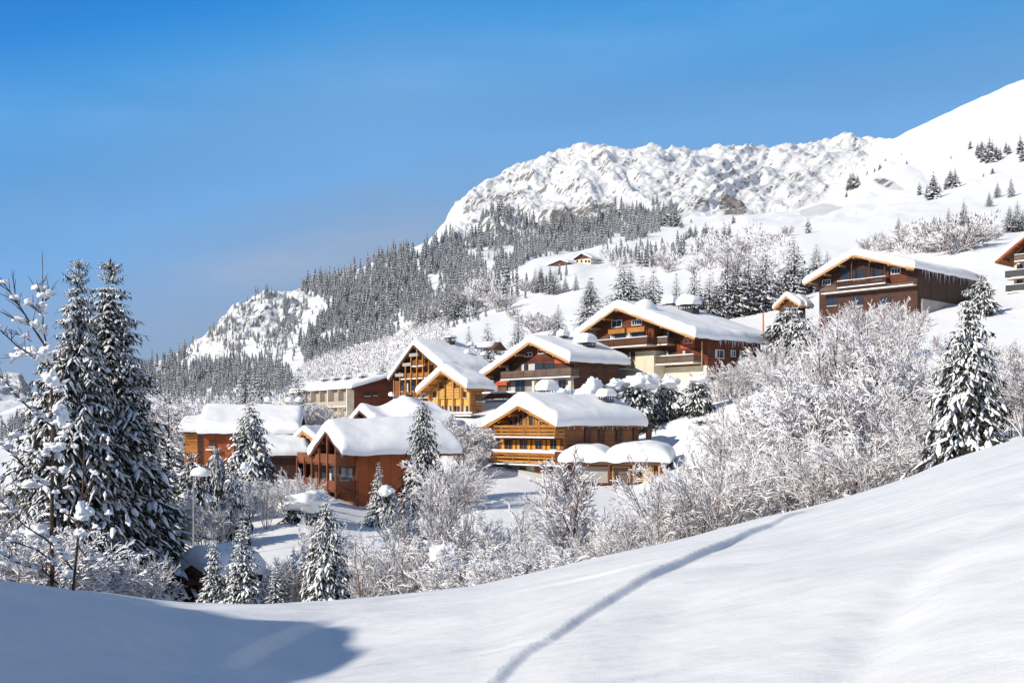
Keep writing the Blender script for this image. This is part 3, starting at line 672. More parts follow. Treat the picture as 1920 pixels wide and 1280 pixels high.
class House:
    def __init__(s,name,label,px,py,D,a,side='R',cat='chalet',group=None):
        D=D*K; s.O=np.array([(px-960)/F*D,D]); s.zb=(HZ-py)/F*D; s.a=R(a); s.side=side; s.D=D
        s.ux=np.array([cos(s.a),sin(s.a)]); s.uy=np.array([-sin(s.a),cos(s.a)])
        s.root=tag(empty(name,(s.O[0],s.O[1],s.zb),s.a),label,cat,group)
    def _hit(s,px,py,n,k):
        d=np.array([(px-960)/F,1.0]); t=(s.O.dot(n)+k)/d.dot(n); p=d*t
        return p-s.O, (HZ-py)/F*t-s.zb
    def gp(s,px,py,y=0):
        p,z=s._hit(px,py,s.uy,y); return float(p.dot(s.ux)),float(z)
    def sp(s,px,py,x=0):
        p,z=s._hit(px,py,s.ux,x); return float(p.dot(s.uy)),float(z)
    def roofz(s,x): return float(np.interp(x,[p[0] for p in s.prof],[p[1] for p in s.prof]))
    def set_roof(s,le=None,ap=None,re=None,ov=1.3,prof=None,eave_py=None,back=None,L=None,T=1.2,matn='timber',seed=0,dents=(),th=.24,ovb=1.0,hump=None,wall=None,nx=56,soffit=None):
        """le, ap, re: pixels of the left eave tip, apex and right eave tip on the front rake"""
        s.ov=ov; s.prof=prof or [s.gp(*le,y=-ov),s.gp(*ap,y=-ov),s.gp(*re,y=-ov)]
        if back is not None:
            xe=s.prof[2][0] if s.side=='R' else s.prof[0][0]; L=s.sp(back,700,x=xe)[0]-ovb
        s.L=L; p=s.prof
        b=MB(); y0,y1=-ov,L+ovb; c=[(p[0][0],p[0][1]),(p[1][0],p[1][1]),(p[2][0],p[2][1])]
        b.prism([(x,z-th) for x,z in c]+[(x,z) for x,z in c[::-1]],y0,y1,0)
        # barge boards along both rakes, front and back
        for (a1,a2) in((0,1),(1,2)):
            for yy in(y0,y1):
                sg=-1 if yy==y0 else 1
                b.bar((p[a1][0],yy+sg*.03,p[a1][1]-.18),(p[a2][0],yy+sg*.03,p[a2][1]-.18),.05,.34,1)
        # purlin ends under the rake
        for f in(.12,.42,.72,):
            for (a1,a2) in((0,1),(2,1)):
                x=p[a1][0]+(p[a2][0]-p[a1][0])*f; z=p[a1][1]+(p[a2][1]-p[a1][1])*f-th
                b.box(x-.11,x+.11,y0+.12,.4,z-.34,z-.02,1)
        b.box(p[1][0]-.12,p[1][0]+.12,y0+.1,.4,p[1][1]-th-.42,p[1][1]-th-.06,1)
        s.roof=b.build('roof',[M[soffit or 'brown'],M[matn]],s.root)
        if T>0:
            s.T=T; s.cap=link('snow_cover',cap_mesh([(c[0][0]-.12,c[0][1]-.02),c[1],(c[2][0]+.12,c[2][1]-.02)],y0-.1,y1+.1,T,seed,dents,hump=hump,nx=nx),s.roof)
    def walls(s,xl,xr,matn,y0=0,y1=None,zlo=-3,name='wall',zsplit=None,mat2=None,drop=.2,label=None):
        y1=s.L if y1 is None else y1; xa=s.prof[1][0]
        def poly(z0,top=None):
            t=[(xl,z0),(xr,z0)]
            pts=[(xr,s.roofz(xr)-drop)]+([(xa,s.roofz(xa)-drop)] if xl<xa<xr else [])+[(xl,s.roofz(xl)-drop)]
            return t+pts
        if zsplit is not None:
            b=MB(); b.prism(poly(zsplit),y0,y1); o=b.build(name,M[matn],s.root)
            b=MB(); b.box(xl-.03,xr+.03,y0-.03,y1+.03,zlo,zsplit-.002); b.build('base_wall',M[mat2],s.root)
        else:
            b=MB(); b.prism(poly(zlo),y0,y1); o=b.build(name,M[matn],s.root)
        return o
    def rect(s,face,px0,py0,px1,py1,k):
        f=s.gp if face=='g' else s.sp
        a,z1=f(px0,py0,k); b,z0=f(px1,py1,k); 
        if a>b: a,b=b,a
        return a,b,min(z0,z1),max(z0,z1)
    def put(s,mb,face,k,a,b,z0,z1,d0,d1,m=0):
        """box on a face: a..b along it, z0..z1, from d0 to d1 outwards of plane k"""
        if face=='g': mb.box(a,b,k-d1,k-d0,z0,z1,m)
        elif face=='s': mb.box(k+d0,k+d1,a,b,z0,z1,m)
        else: mb.box(k-d1,k-d0,a,b,z0,z1,m)
    def hit(s,face): return s.gp if face=='g' else s.sp
    def window(s,face,px0,py0,px1,py1,k=0,frame='timber',shut=None,sw=.5,glass='glass',div=2,curtain=0,name='window'):
        a,b,z0,z1=s.rect(face,px0,py0,px1,py1,k)
        mb=MB(); t=.09
        for q in((a-t,a,z0-t,z1+t),(b,b+t,z0-t,z1+t),(a,b,z1,z1+t),(a,b,z0-t,z0)): s.put(mb,face,k,*q,.0,.10)
        for i in range(1,div):
            x=a+(b-a)*i/div; s.put(mb,face,k,x-.03,x+.03,z0,z1,.04,.08)
        w=mb.build(name,M[frame],s.root)
        mb=MB(); s.put(mb,face,k,a,b,z0,z1,.0,.035)
        mb.build('pane',M[glass],w)
        if curtain:
            mb=MB(); s.put(mb,face,k,a+.02,a+(b-a)*curtain,z0+.02,z1-.02,.036,.04); mb.build('curtain',M['curtain'],w)
        if shut:
            for sg in(0,1):
                mb=MB()
                if sg==0: s.put(mb,face,k,a-t-sw,a-t-.02,z0-.03,z1+.03,.0,.07)
                else: s.put(mb,face,k,b+t+.02,b+t+sw,z0-.03,z1+.03,.0,.07)
                mb.build('shutter',M[shut],w)
        # a little snow on the sill
        mb=MB(); s.put(mb,face,k,a-t,b+t,z0-t-.001,z0-t+.07,.101,.18); mb.build('sill_snow',M['snow_tree'],w)
        return w
    def panel(s,name,face,px0,py0,px1,py1,matn,k=0,d0=0,d1=.06,parent=None):
        a,b,z0,z1=s.rect(face,px0,py0,px1,py1,k-(d1 if face!='s' else -d1)); mb=MB(); s.put(mb,face,k,a,b,z0,z1,d0,d1); return mb.build(name,M[matn],parent or s.root)
    def balcony(s,face,px0,px1,pyt,pyb,k=0,depth=1.4,style='boards',matn='greywood',floor='grey',snow=.16,sides=True,slope=None,posts=0,gap=.26,flabel=None):
        """railing seen between rows pyt (top) and pyb (floor underside) at its px0 end"""
        kk=k-depth if face=='g' else (k+depth if face=='s' else k-depth)
        f=s.hit(face); a,zt=f(px0,pyt,kk); _,zb=f(px0,pyb,kk); b,_=f(px1,pyt,kk)
        if a>b: a,b=b,a
        mb=MB(); s.put(mb,face,k,a,b,zb,zb+.2,0,depth); fl=mb.build('balcony',M[floor],s.root)
        mb=MB(); z0=zb+.22
        def run(lo,hi,horizontal_axis):
            pass
        def rail(d0,d1,a_,b_,):
            if style=='boards': s.put(mb,face,k,a_,b_,z0+.10,zt-.10,d0,d1)
            elif style=='logs':
                n=max(2,int((zt-z0)/gap)); 
                for i in range(n+1):
                    z=z0+(zt-z0)*(i+.3)/(n+1); s.put(mb,face,k,a_,b_,z,z+gap*.52,d0,d1)
            elif style=='slats':
                n=max(2,int(abs(b_-a_)/.22))
                for i in range(n):
                    x=a_+(b_-a_)*(i+.15)/n; s.put(mb,face,k,x,x+.13,z0,zt-.08,d0,d1)
            s.put(mb,face,k,a_,b_,zt-.09,zt,d0-.03,d1+.03)
        rail(depth-.10,depth-.04,a,b)
        n=max(1,int((b-a)/2.2))
        for i in range(n+1):
            x=a+(b-a)*i/n; s.put(mb,face,k,x-.05,x+.05,zb+.2,zt,depth-.035,depth+.01)
        if sides:
            for x in(a+.002,b-.062):
                if style=='logs':
                    m_=max(2,int((zt-z0)/gap))
                    for i in range(m_+1):
                        z=z0+(zt-z0)*(i+.3)/(m_+1); s.put(mb,face,k,x,x+.06,z,z+gap*.62,.02,depth-.1)
                else: s.put(mb,face,k,x,x+.06,z0+.1,zt-.1,.02,depth-.1)
        mb.build('railing',M[matn],fl)
        if snow:
            mb=MB(); s.put(mb,face,k,a-.02,b+.02,zt+.002,zt+snow,depth-.15,depth+.04); mb.build('rail_snow',M['snow_tree'],fl)
        mb=MB(); s.put(mb,face,k,a,b,zb+.01,zb+.16,depth+.002,depth+.10); mb.build('edge_snow',M['snow_tree'],fl)
        return fl
    def post(s,px,pyt,pyb,k,w=.16,matn='timber_dark',face='g'):
        f=s.hit(face); x,zt=f(px,pyt,k); _,zb=f(px,pyb,k); mb=MB()
        if face=='g': mb.box(x-w/2,x+w/2,k-w/2,k+w/2,zb,zt)
        else: mb.box(k-w/2,k+w/2,x-w/2,x+w/2,zb,zt)
        return mb.build('post',M[matn],s.root)
    def chimney(s,x,y,w,d,h,cap_h,matn='grey',seed=1,stand=.3):
        """stack with an open cowl and a pillow of snow; h above the roof boards"""
        z=s.roofz(x); mb=MB(); mb.box(x-w/2,x+w/2,y-d/2,y+d/2,z-.3,z+h-stand-.1,0); mb.box(x-w/2-.12,x+w/2+.12,y-d/2-.12,y+d/2+.12,z+h-stand-.1,z+h-stand,0)
        n=3
        for i in range(n+1):
            for j in(0,1):
                X_=x-w/2+w*i/n; Y_=y-d/2+d*j; mb.box(X_-.05,X_+.05,Y_-.05,Y_+.05,z+h-stand,z+h,1)
        mb.box(x-w/2-.2,x+w/2+.2,y-d/2-.2,y+d/2+.2,z+h,z+h+.08,1)
        c=mb.build('chimney',[M[matn],M['metal']],s.root)
        link('snow_cap',cap_mesh([(x-w/2-.25,z+h+.08),(x,z+h+.085),(x+w/2+.25,z+h+.08)],y-d/2-.25,y+d/2+.25,cap_h,seed,nx=30,ny=30,rx=min(cap_h*.55,w*.45)),c)
    def icicles(s,xe,y0,y1,z,n,lmax,seed=0):
        g=random.Random(seed); mb=MB()
        for i in range(n):
            y=y0+(y1-y0)*(i+g.random())/n; l=lmax*g.uniform(.15,1)**1.6+.1; r=.02+.035*l/lmax
            mb.tube([(xe,y,z+.05),(xe,y,z-l*.5),(xe,y,z-l)],[r,r*.6,.004],5,0,False)
        mb.build('icicles',M['ice'],s.roof)
# ---- the honey-coloured chalet in the middle
h=House('chalet','honey coloured log chalet with ochre shutters and a snow-rimmed balcony',1056,893,150,-48)
h.set_roof((906,800),(972,759),(1043,797),ov=1.5,back=1211,T=1.45,matn='orange',seed=3,soffit='orange_dark',ovb=1.2)
xl=h.gp(930,850)[0]; zs=h.gp(1056,866)[1]
h.walls(xl,0,'orange_dark',zsplit=zs,mat2='cream')
k0=0
for a_,b_ in((947,961),(976,989),(1005,1017),(1033,1044)):
    h.window('g',a_,824,b_,842,0,'orange',shut='shutter',sw=.42,div=2)
for a_,b_ in((948,960),(975,987),(1003,1016),(1031,1043)):
    mb=MB(); r_=h.rect('g',a_,875,b_,891,0); h.put(mb,'g',0,r_[0]-.08,r_[1]+.08,r_[2]-.08,r_[3]+.08,.0,.06); w=mb.build('window',M['timber'],h.root)
    for i in(0,1):
        mb=MB(); x0=r_[0]+(r_[1]-r_[0])*.5*i; h.put(mb,'g',0,x0+.02,x0+(r_[1]-r_[0])*.5-.02,r_[2],r_[3],.061,.11); mb.build('shutter',M['shutter_brown'],w)
h.balcony('g',926,1040,797,820,0,1.5,'logs','orange','orange',snow=.0,gap=.42)
h.balcony('g',906,1053,846,869,0,1.5,'logs','orange','greywood',snow=.3,gap=.42)
h.panel('brown_panel','g',1040,846,1056,868,'brown',-2.2,0,.05)  # brown board panel at the end of the lower balcony
# glazed gable: dark panes between upright timbers
g0=h.gp(955,797)[0]; g1=h.gp(1012,797)[0]; xa=h.prof[1][0]; zf=h.gp(972,800)[1]
mb=MB(); mb.prism([(g0,zf),(g1,zf),(g1,h.roofz(g1)-.55),(xa,h.roofz(xa)-.55),(g0,h.roofz(g0)-.55)],-.05,-.005); w=mb.build('gable_window',M['glass'],h.root)
mb=MB()
for f in np.linspace(0,1,7):
    x=g0+(g1-g0)*f; mb.box(x-.09,x+.09,-.16,-.051,zf,h.roofz(x)-.5)
mb.build('mullions',M['orange'],w)
for f in(.48,.6,.86):
    x=g0+(g1-g0)*f; mb=MB(); mb.box(x,x+.45,-.12,-.06,zf,h.roofz(x)-1.0); mb.build('shutter',M['orange'],w)
# log ends laid across both gable corners
mb=MB()
for i in range(9):
    z=zf+.1+i*.30
    for s0,s1 in((h.gp(940,800)[0],g0-.1),(g1+.1,h.gp(1040,800)[0])):
        lo,hi=s0,s1
        # clip under the roof
        while lo<hi and h.roofz(lo)-.55<z+.2: lo+=.1
        while hi>lo and h.roofz(hi)-.55<z+.2: hi-=.1
        if hi-lo>.3: mb.box(lo,hi,-.45,-.20,z,z+.18)
mb.build('log_screen',M['orange'],h.root)
h.post(941,800,822,-1.4,.18,'orange'); h.post(1012,786,822,-1.4,.18,'orange')
# struts that carry the side eave
for yy in(3.2,5.4,8.2,11.0,13.2):
    mb=MB(); mb.prism([(0,h.roofz(0)-2.3),(0.02,h.roofz(0)-2.3),(h.prof[2][0]-.25,h.roofz(h.prof[2][0]-.25)-.28),(0,h.roofz(0)-.3)],yy,yy+.9); mb.build('eave_strut',M['brown'],h.root)
h.chimney(*(h.prof[1][0]+2.6,9.6),1.1,1.1,2.0,.8,'metal',seed=4,stand=.45)
h.chimney(h.prof[1][0]-.8,3.6,1.3,1.3,2.0,1.1,'grey',seed=7,stand=.25)
h.icicles(h.prof[2][0]+.05,0,h.L,h.prof[2][1]-.2,14,.35,3)
# low garage wing, a building of its own against the right flank
g=House('garage','low garage with two snow domes on its roof beside the honey coloured chalet',1062,903,146,-12,cat='garage')
gx1=g.gp(1245,900)[0]; zt=g.gp(1062,864)[1]; ztr=zt
mb=MB(); mb.box(0,gx1,0,6.5,-3,zt-.3); mb.build('wall',M['brown'],g.root)
mb=MB(); mb.box(-.5,gx1+.5,-.9,7.2,zt-.3,zt,0); mb.box(-.55,gx1+.55,-.97,-.9,zt-.34,zt+.03,1); rf=mb.build('roof',[M['brown'],M['timber_dark']],g.root)
xm=g.gp(1143,860)[0]
def dome(x0,x1,y0,y1,z,T,seed): return cap_mesh([(x0,z),((x0+x1)/2,z+.01),(x1,z)],y0,y1,T,seed,nx=44,ny=44,rx=T*1.2,bulge=.08)
link('snow_cover',dome(-.7,xm,-1.1,7.2,zt,1.75,21),rf); link('snow_cover',dome(xm-.35,gx1+.7,-1.1,7.4,zt+.003,1.95,22),rf)
for a_,b_,m_ in((1092,1138,'grey'),(1150,1180,'greywood'),(1205,1224,'yellow')):
    r_=g.rect('g',a_,876,b_,905,0); mb=MB(); g.put(mb,'g',0,*r_,.0,.06); d=mb.build('door' if m_!='grey' else 'panel',M[m_],g.root)
    mb=MB()
    for q in((r_[0]-.12,r_[0],r_[2],r_[3]+.14),(r_[1],r_[1]+.12,r_[2],r_[3]+.14),(r_[0],r_[1],r_[3],r_[3]+.14)): g.put(mb,'g',0,*q,.0,.1)
    mb.build('door_frame',M['timber'],d)
for p_ in(1142,1188,1236): g.post(p_,866,906,-.8,.22,'timber'if p_!=1142 else 'timber_dark')
# ---- rust-brown chalet
h=House('chalet','rust brown chalet with tall posts before its glazed gable and a plain windowless flank',668,953,140,-60)
h.set_roof((580,853),(611,806),(643,852),ov=2.3,back=862,T=1.35,matn='timber_dark',seed=8,dents=[(-2.3,7.5,.45,.35),(-2.6,10,.5,.25),(-1.5,9.5,.4,.3)],soffit='rust_front')
W=abs(h.gp(590,900,0)[0])
zs=h.sp(700,947,0)[1]
h.walls(-W,0,'rust',y0=0,zsplit=zs,mat2='grey')
mb=MB(); xa=h.prof[1][0]; mb.prism([(-W+.1,zs),(-.1,zs),(-.1,h.roofz(-.1)-.35),(xa,h.roofz(xa)-.35),(-W+.1,h.roofz(-W+.1)-.35)],-.05,-.003); fr=mb.build('gable_front',M['rust_front'],h.root)
ys=-2.0
for f in np.linspace(0.02,.98,6):
    x=-W+W*f; mb=MB(); mb.box(x-.11,x+.11,ys-.11,ys+.11,zs-1.5,h.roofz(x)-.3); mb.build('post',M['rust_front'],h.root)
for lv,z in enumerate((1.6,4.2)):
    mb=MB(); mb.box(-W,0,ys+.12,-.06,z,z+.18); bl=mb.build('balcony',M['rust_front'],h.root)
    mb=MB(); mb.box(-W+.1,-.1,ys+.0,ys+.06,z+.2,z+1.15); mb.box(-.08,-.02,ys+.1,-.1,z+.2,z+1.15); mb.build('railing',M['rust_front'],bl)
    for i in range(3):
        x=-W+.9+i*(W-1.2)/3; mb=MB(); mb.box(x,x+(W-1.2)/3-.5,-.09,-.051,z+.25,z+2.3); w=mb.build('window',M['glass'],h.root)
        if (i+lv)%2: mb=MB(); mb.box(x+.1,x+.9,-.11,-.092,z+.5,z+2.1); mb.build('curtain',M['curtain'],w)
mb=MB()
mb.box(-.55,-.5,ys+.5,ys+1.4,4.6,6.0); mb.build('lit_window_panel',M['curtain'],h.root)  # pale panels whose colour stands in for the light of two lit windows
mb=MB(); mb.box(-.55,-.5,ys+.5,ys+1.4,1.9,2.8); mb.build('lit_window_panel',M['curtain'],h.root)
h.post(671,853,950,.3,.10,'timber_dark',face='s')
# ---- its low neighbours to the left
h=House('shed','low dark shed under one long snow slab against the rust brown chalet',500,888,157,-78,cat='shed')
_xe=.6; h.set_roof(prof=[(_xe-6,h.sp(520,853,x=_xe)[1]),(_xe-3,h.sp(520,832,x=_xe-3)[1]),(_xe,h.sp(520,853,x=_xe)[1])],ov=.6,back=577,T=1.1,matn='timber_dark',seed=14); h.walls(h.prof[0][0]+.4,-.02,'blackwood')
h=House('shed','small shed whose open dark gable peeps above the low snow slab',592,862,160,-25,cat='shed')
h.set_roof((549,826),(568,806),(592,826),ov=.8,L=8,T=.75,matn='timber',seed=15,soffit='blackwood'); h.walls(h.gp(553,850)[0],h.gp(588,850)[0],'blackwood')
# ---- hidden chalet behind it: only its snowed-up roof and flue show
h=House('chalet','chalet seen only as a humped white roof with a square dark flue',738,800,168,-70)
h.set_roof((655,792),(675,768),(700,792),ov=.8,L=8.5,T=1.1,matn='timber_dark',seed=16,hump=lambda x,y:.9*np.exp(-((y-5.2)/1.8)**2)-.5*np.exp(-((y-1.5)/1.6)**2)); h.walls(h.prof[0][0]+.6,h.prof[2][0]-.6,'brown')
mb=MB(); zz=h.prof[1][1]+1.2; xx=h.prof[1][0]+.8; mb.box(xx-.35,xx+.35,5.2,5.9,zz-1.4,zz+.75); mb.box(xx-.42,xx+.42,5.13,5.97,zz+.75,zz+.82); mb.build('flue',M['metal'],h.root)
snow_ball('snow_ball',h.root,(xx-.4,3.3,zz+.75),(.42,.42,.45),3)
# ---- brown chalet on the far left with a smooth slab of snow
def flank_roof(h,ex,ridge_x,eave_py,ridge_py,near=0,**k):
    """roof of a house whose gable turns away: heights are measured on its flank"""
    xe=k.pop('xe'); ze=h.sp(ex,eave_py,x=xe)[1]; zr=h.sp(ridge_x,ridge_py,x=xe-(k['half']))[1]; hf=k.pop('half')
    h.set_roof(prof=[(xe-2*hf,ze),(xe-hf,zr),(xe,ze)],**k)
h=House('chalet','brown chalet under one smooth snow slab behind the big snowy spruce',382,868,170,-84)
flank_roof(h,400,400,812,773,xe=.9,half=5.2,ov=.5,back=560,T=1.3,matn='timber_dark',seed=18); h.walls(h.prof[0][0]+.9,-.02,'rust',drop=.25)
h.window('s',393,828,402,836,0,'orange_dark',div=1); h.balcony('s',386,404,838,844,0,.5,'boards','orange','orange',snow=.0)
for y_ in(7,9.6,10.8): snow_ball('chimney_snow',h.root,(h.prof[1][0],y_,h.prof[1][1]+1.45),(.5,.5,.55),int(y_))
h=House('annex','small ochre annex with its own snow slab left of the brown chalet',346,862,176,-84,cat='annex')
flank_roof(h,360,360,809,790,xe=.6,half=3.6,ov=.5,back=384,T=.95,matn='timber',seed=19); h.walls(h.prof[0][0]+.5,-.02,'orange',drop=.25)
# ---- tall chalet with stacked balconies
h=House('chalet','tall chalet with stacked orange balconies behind thin posts and a huge plain snow roof',800,768,220,-48)
h.set_roof((729,711),(775,645),(830,694),ov=2.0,back=926,T=1.15,matn='timber_dark',seed=31,ovb=1.5,soffit='blackwood')
xl=h.gp(739,740)[0]; xr=h.prof[2][0]-.6
h.walls(xl,xr,'orange_dark',y0=0)
def tier(px0,px1,pt,pb,dep=1.6,mn='orange',fl='orange_dark'): h.balcony('g',px0,px1,pt,pb,0,dep,'logs',mn,fl,snow=.0,gap=.3,sides=False)
tier(772,796,676,688); tier(750,806,701,712); tier(750,806,737,748,mn='orange_dark')
for p_,t_ in((739,713),(750,698),(760.5,683),(771,668),(782,654),(793,664),(804,678)): h.post(p_,t_,766,-1.75,.2,'orange')
for i,(p_,q_) in enumerate(((752,758),(763,768),(774,780),(785,791))):
    h.window('g',p_,716,q_,733,0,'orange_dark',div=1,curtain=(.5 if i%2 else 0)); h.window('g',p_,750,q_,764,0,'orange_dark',div=1)
h.window('g',762,690,769,699,0,'orange_dark',div=1); h.window('g',775,660,785,672,0,'timber_dark',div=1)
for (x_,y_,z_) in ((-.66,0,0),(-.36,0,0),(-.1,0,0)):
    pass
for f_ in(.25,.55,.82):
    x_=h.prof[0][0]+(h.prof[1][0]-h.prof[0][0])*f_; mb=MB(); mb.box(x_-.1,x_+2.1,-1.9,-1.4,h.roofz(x_)-.95,h.roofz(x_)-.45); mb.build('bracket_beam',M['grey'],h.root)
h.chimney(h.prof[1][0]+.9,4.5,1.3,.9,1.75,.3,'metal',seed=33,stand=.5)
# dormer under snow and a few vent humps
Wr=h.prof[2][0]-h.prof[1][0]; xd=h.prof[1][0]+Wr*.35; mb=MB(); zr=h.roofz(xd); mb.prism([(-1.5,0),(1.5,0),(0,1.3)],-.001,2.4)
mbv=[(xd+ (p[1]-0)*1.0, 11.5+p[0], zr+1.0+p[2]) for p in mb.v]; mb.v=mbv; dm=mb.build('dormer',M['timber_dark'],h.roof)
snow_ball('snow_cap',dm,(xd-.6,11.6,zr+1.5),(2.0,2.6,1.1),34)
for i,(a_,b_) in enumerate(((.55*Wr,5.5),(.6*Wr,8.6),(.72*Wr,10.8),(.62*Wr,13),(.2*Wr,8.3))):
    snow_ball('vent_mound',h.roof,(h.prof[1][0]+a_,b_,h.roofz(h.prof[1][0]+a_)+1.2),(.55,.6,.55),35+i)
# ---- yellow chalet in front of it
h=House('chalet','bright yellow new timber chalet with slatted screens tucked in front of the tall balconied chalet',882,790,200,-48)
h.set_roof((782,736),(827,694),(875,727),ov=2.0,back=927,T=1.2,matn='timber',seed=41,soffit='orange')
xl=h.gp(804,750)[0]; zs=h.gp(850,759)[1]
h.walls(xl,0,'yellow',zsplit=None); 
mb=MB(); mb.box(.003,.06,.0,h.L,-3,h.roofz(0)-.3); mb.build('side_cladding',M['orange'],h.root)
for p_ in(806,822,835,850,865,881): h.post(p_,700+abs(p_-832)*.55,777,-.32,.24,'timber' if p_!=835 else 'orange_dark')
mb=MB()
r_=h.rect('g',824,713,864,746,0)
for i in range(9):
    z=r_[2]+(r_[3]-r_[2])*i/9; xx0=r_[0]+(0 if i<5 else (r_[1]-r_[0])*.32); xx1=r_[1]-(0 if i<5 else (r_[1]-r_[0])*.35); mb.box(xx0,xx1,-.26,-.14,z,z+.2)
mb.build('slat_screen',M['yellow'],h.root)
r_=h.rect('g',824,713,864,746,0); mb=MB(); mb.box(r_[0],r_[1],-.05,-.003,r_[2],r_[3]); mb.build('screen_backing',M['orange_dark'],h.root)  # flat panel of darker larch on the wall behind the slats
for p_,q_ in((813,817),(870,874)): h.window('g',p_,735,q_,745,0,'orange_dark',div=1)
for i,(p_,q_) in enumerate(((809,820),(824,833),(837,848),(852,863),(867,879))): h.window('g',p_,761,q_,774,0,'yellow',div=2,curtain=(.6 if i%2==0 else 0))
h.balcony('g',800,884,776,781,0,2.6,'boards','grey','grey',snow=.22,sides=False)
h.window('s',893,742,903,752,0.06,'orange_dark',div=2); h.window('s',890,766,897,780,.06,'orange',div=1)
# ---- long brown building with cream loggias
h=House('lodge','long low lodge with cream loggias on one flank and a brown boarded end wall',664,802,232,33,side='L',cat='lodge')
h.set_roof((660,727),(723,708),(800,728),ov=.5,L=26,T=.75,matn='brown',seed=51,ovb=.6)
W=h.gp(760,760)[0]
h.walls(0,W,'red')
# loggia flank: floors, piers and panes on the long side
L_=h.sp(545,760,0)[0]; f=h.sp
zt=h.roofz(0)-.35
mb=MB(); mb.box(-.06,-.003,0,L_,-2,zt); mb.build('flank_wall',M['beige'],h.root)  # beige, not cream: shade of the recessed loggias put into the wall colour
for z_ in(zt-2.9,zt-5.8):
    mb=MB(); mb.box(-1.2,-.061,0,L_,z_,z_+.22); fl=mb.build('balcony',M['cream'],h.root); mb=MB(); mb.box(-1.2,-1.1,0,L_,z_+.225,z_+1.0); mb.build('railing',M['beige'],fl)
for i in range(8):
    y_=.05+i*(L_-.5)/7; mb=MB(); mb.box(-1.25,-.062,y_,y_+.3,-2,zt) if i%7==0 or i==2 else mb.box(-1.08,-.062,y_,y_+.14,-2,zt); mb.build('pier',M['cream'],h.root)
    if i<7:
        for z_ in(zt-2.6,zt-5.5): mb=MB(); mb.box(-.10,-.062,y_+.7,y_+2.4,z_,z_+2.0); w=mb.build('window',M['glass'],h.root)
h.window('g',683,735,693,742,0,'brown',div=2); h.window('g',700,735,707,741,0,'brown',div=2); h.window('g',680,765,690,776,0,'brown',div=2); h.window('g',698,765,708,776,0,'brown',div=2)
for y_ in(3,9,14,19): h.chimney(h.prof[1][0]-2.5,y_,.8,.8,1.0,.4,'beige',seed=50+y_,stand=.2)
# ---- brown chalet with red panels
h=House('chalet','dark brown chalet with small red panels and a long balcony left of the largest chalet',1076,765,200,-48)
h.set_roof((896,709),(993,640),(1068,677),ov=2.0,back=1180,T=1.2,matn='timber',seed=61,soffit='brown')
xl=h.gp(925,730)[0]
h.walls(xl,0,'brown'); zs=h.gp(1000,706)[1]
mb=MB(); mb.box(xl+.02,.003,-.03,-.004,-3,zs-.35); mb.build('plaster_band',M['grey'],h.root)
h.panel('red_panel','g',992,652,1040,674,'red',0,.0,.05); h.panel('red_panel','g',1040,664,1062,680,'redpaint',0,.051,.09)
for a_,b_ in((985,998),(1010,1030)): h.window('g',a_,662-(6 if a_>1000 else 0),b_,667-(6 if a_>1000 else 0),.0,'white',div=2)
for a_,b_,c_ in((948,962,'greywood'),(978,989,'grey'),(991,1018,'greywood'),(1021,1038,'red')): h.window('g',a_,682,b_,697,0,'brown',div=2,shut=None,curtain=.0 if c_=='red' else .45)
h.balcony('g',939,1070,697,713,0,1.7,'boards','greywood','grey',snow=.0); h.window('g',1010,715,1036,730,0,'grey',div=3); h.window('g',958,714,985,734,0,'grey',div=3,curtain=.3); h.window('g',1048,712,1062,728,0,'grey',div=2)
for p_ in(1002,1042,1070): h.post(p_,714,745,-1.4,.5,'cream')
h.panel('red_shutter_box','g',930,716,951,722,'redpaint',0,.035,.6); h.panel('screen','g',933,723,950,738,'greywood',0,.035,.3)
h.balcony('g',903,965,738,752,0,2.6,'boards','brown','grey',snow=.25)
h.chimney(h.prof[1][0]+4.2,5.2,2.2,1.6,1.5,1.5,'metal',seed=63,stand=.35); h.chimney(h.prof[1][0]+.8,4.0,.8,.8,1.3,.9,'grey',seed=64,stand=.3)
# ---- the largest chalet
h=House('chalet','largest chalet with red brown gable, cream lower storey and two boxy snow-capped chimneys',1306,716,205,-48)
h.set_roof((1073,634),(1154,576),(1303,632),ov=2.4,back=1450,T=1.35,matn='timber',seed=71,soffit='brown',nx=70)
xl=h.gp(1118,670)[0]; xs_=h.gp(1226,700,0)[0]
zs=h.gp(1180,660)[1]
# two bodies: the projecting gable half and the set-back wing
b=MB(); xa=h.prof[1][0]; b.prism([(xl,zs),(xs_,zs),(xs_,h.roofz(xs_)-.2),(xa,h.roofz(xa)-.2),(xl,h.roofz(xl)-.2)],0,h.L); b.build('wall',M['red'],h.root)
b=MB(); b.box(xl-.02,xs_+.02,-.02,h.L-.05,-4,zs-.003); b.build('base_wall',M['cream'],h.root)
b=MB(); b.prism([(xs_+.021,-4),(0,-4),(0,h.roofz(0)-.2),(xs_+.021,h.roofz(xs_)-.2)],2.6,h.L-.02); b.build('wing_wall',M['red'],h.root)
mb=MB(); mb.box(xs_+.03,-.05,2.4,2.59,-4,h.gp(1260,688,2.4)[1]); mb.build('wing_base',M['cream'],h.root)
for a_,b_,c_,d_ in((1144,1172,628,638),(1174,1208,620,632)): h.window('g',a_,c_,b_,d_,0,'brown',div=4,curtain=.3)
h.window('g',1186,601,1203,608,0,'white',div=4); h.window('g',1148,602,1166,612,0,'white',div=2)
h.panel('awning','g',1140,618,1171,624,'orange',0,.02,.7); h.panel('awning','g',1175,615,1208,621,'orange',0,.02,.7)
h.panel('greyed_cladding','g',1118,632,1142,645,'greywood',0,.01,.05)
h.balcony('g',1089,1213,641,657,0,2.3,'boards','brown','cream',snow=.10); h.balcony('g',1089,1172,677,697,0,2.0,'boards','greywood','grey',snow=.08)
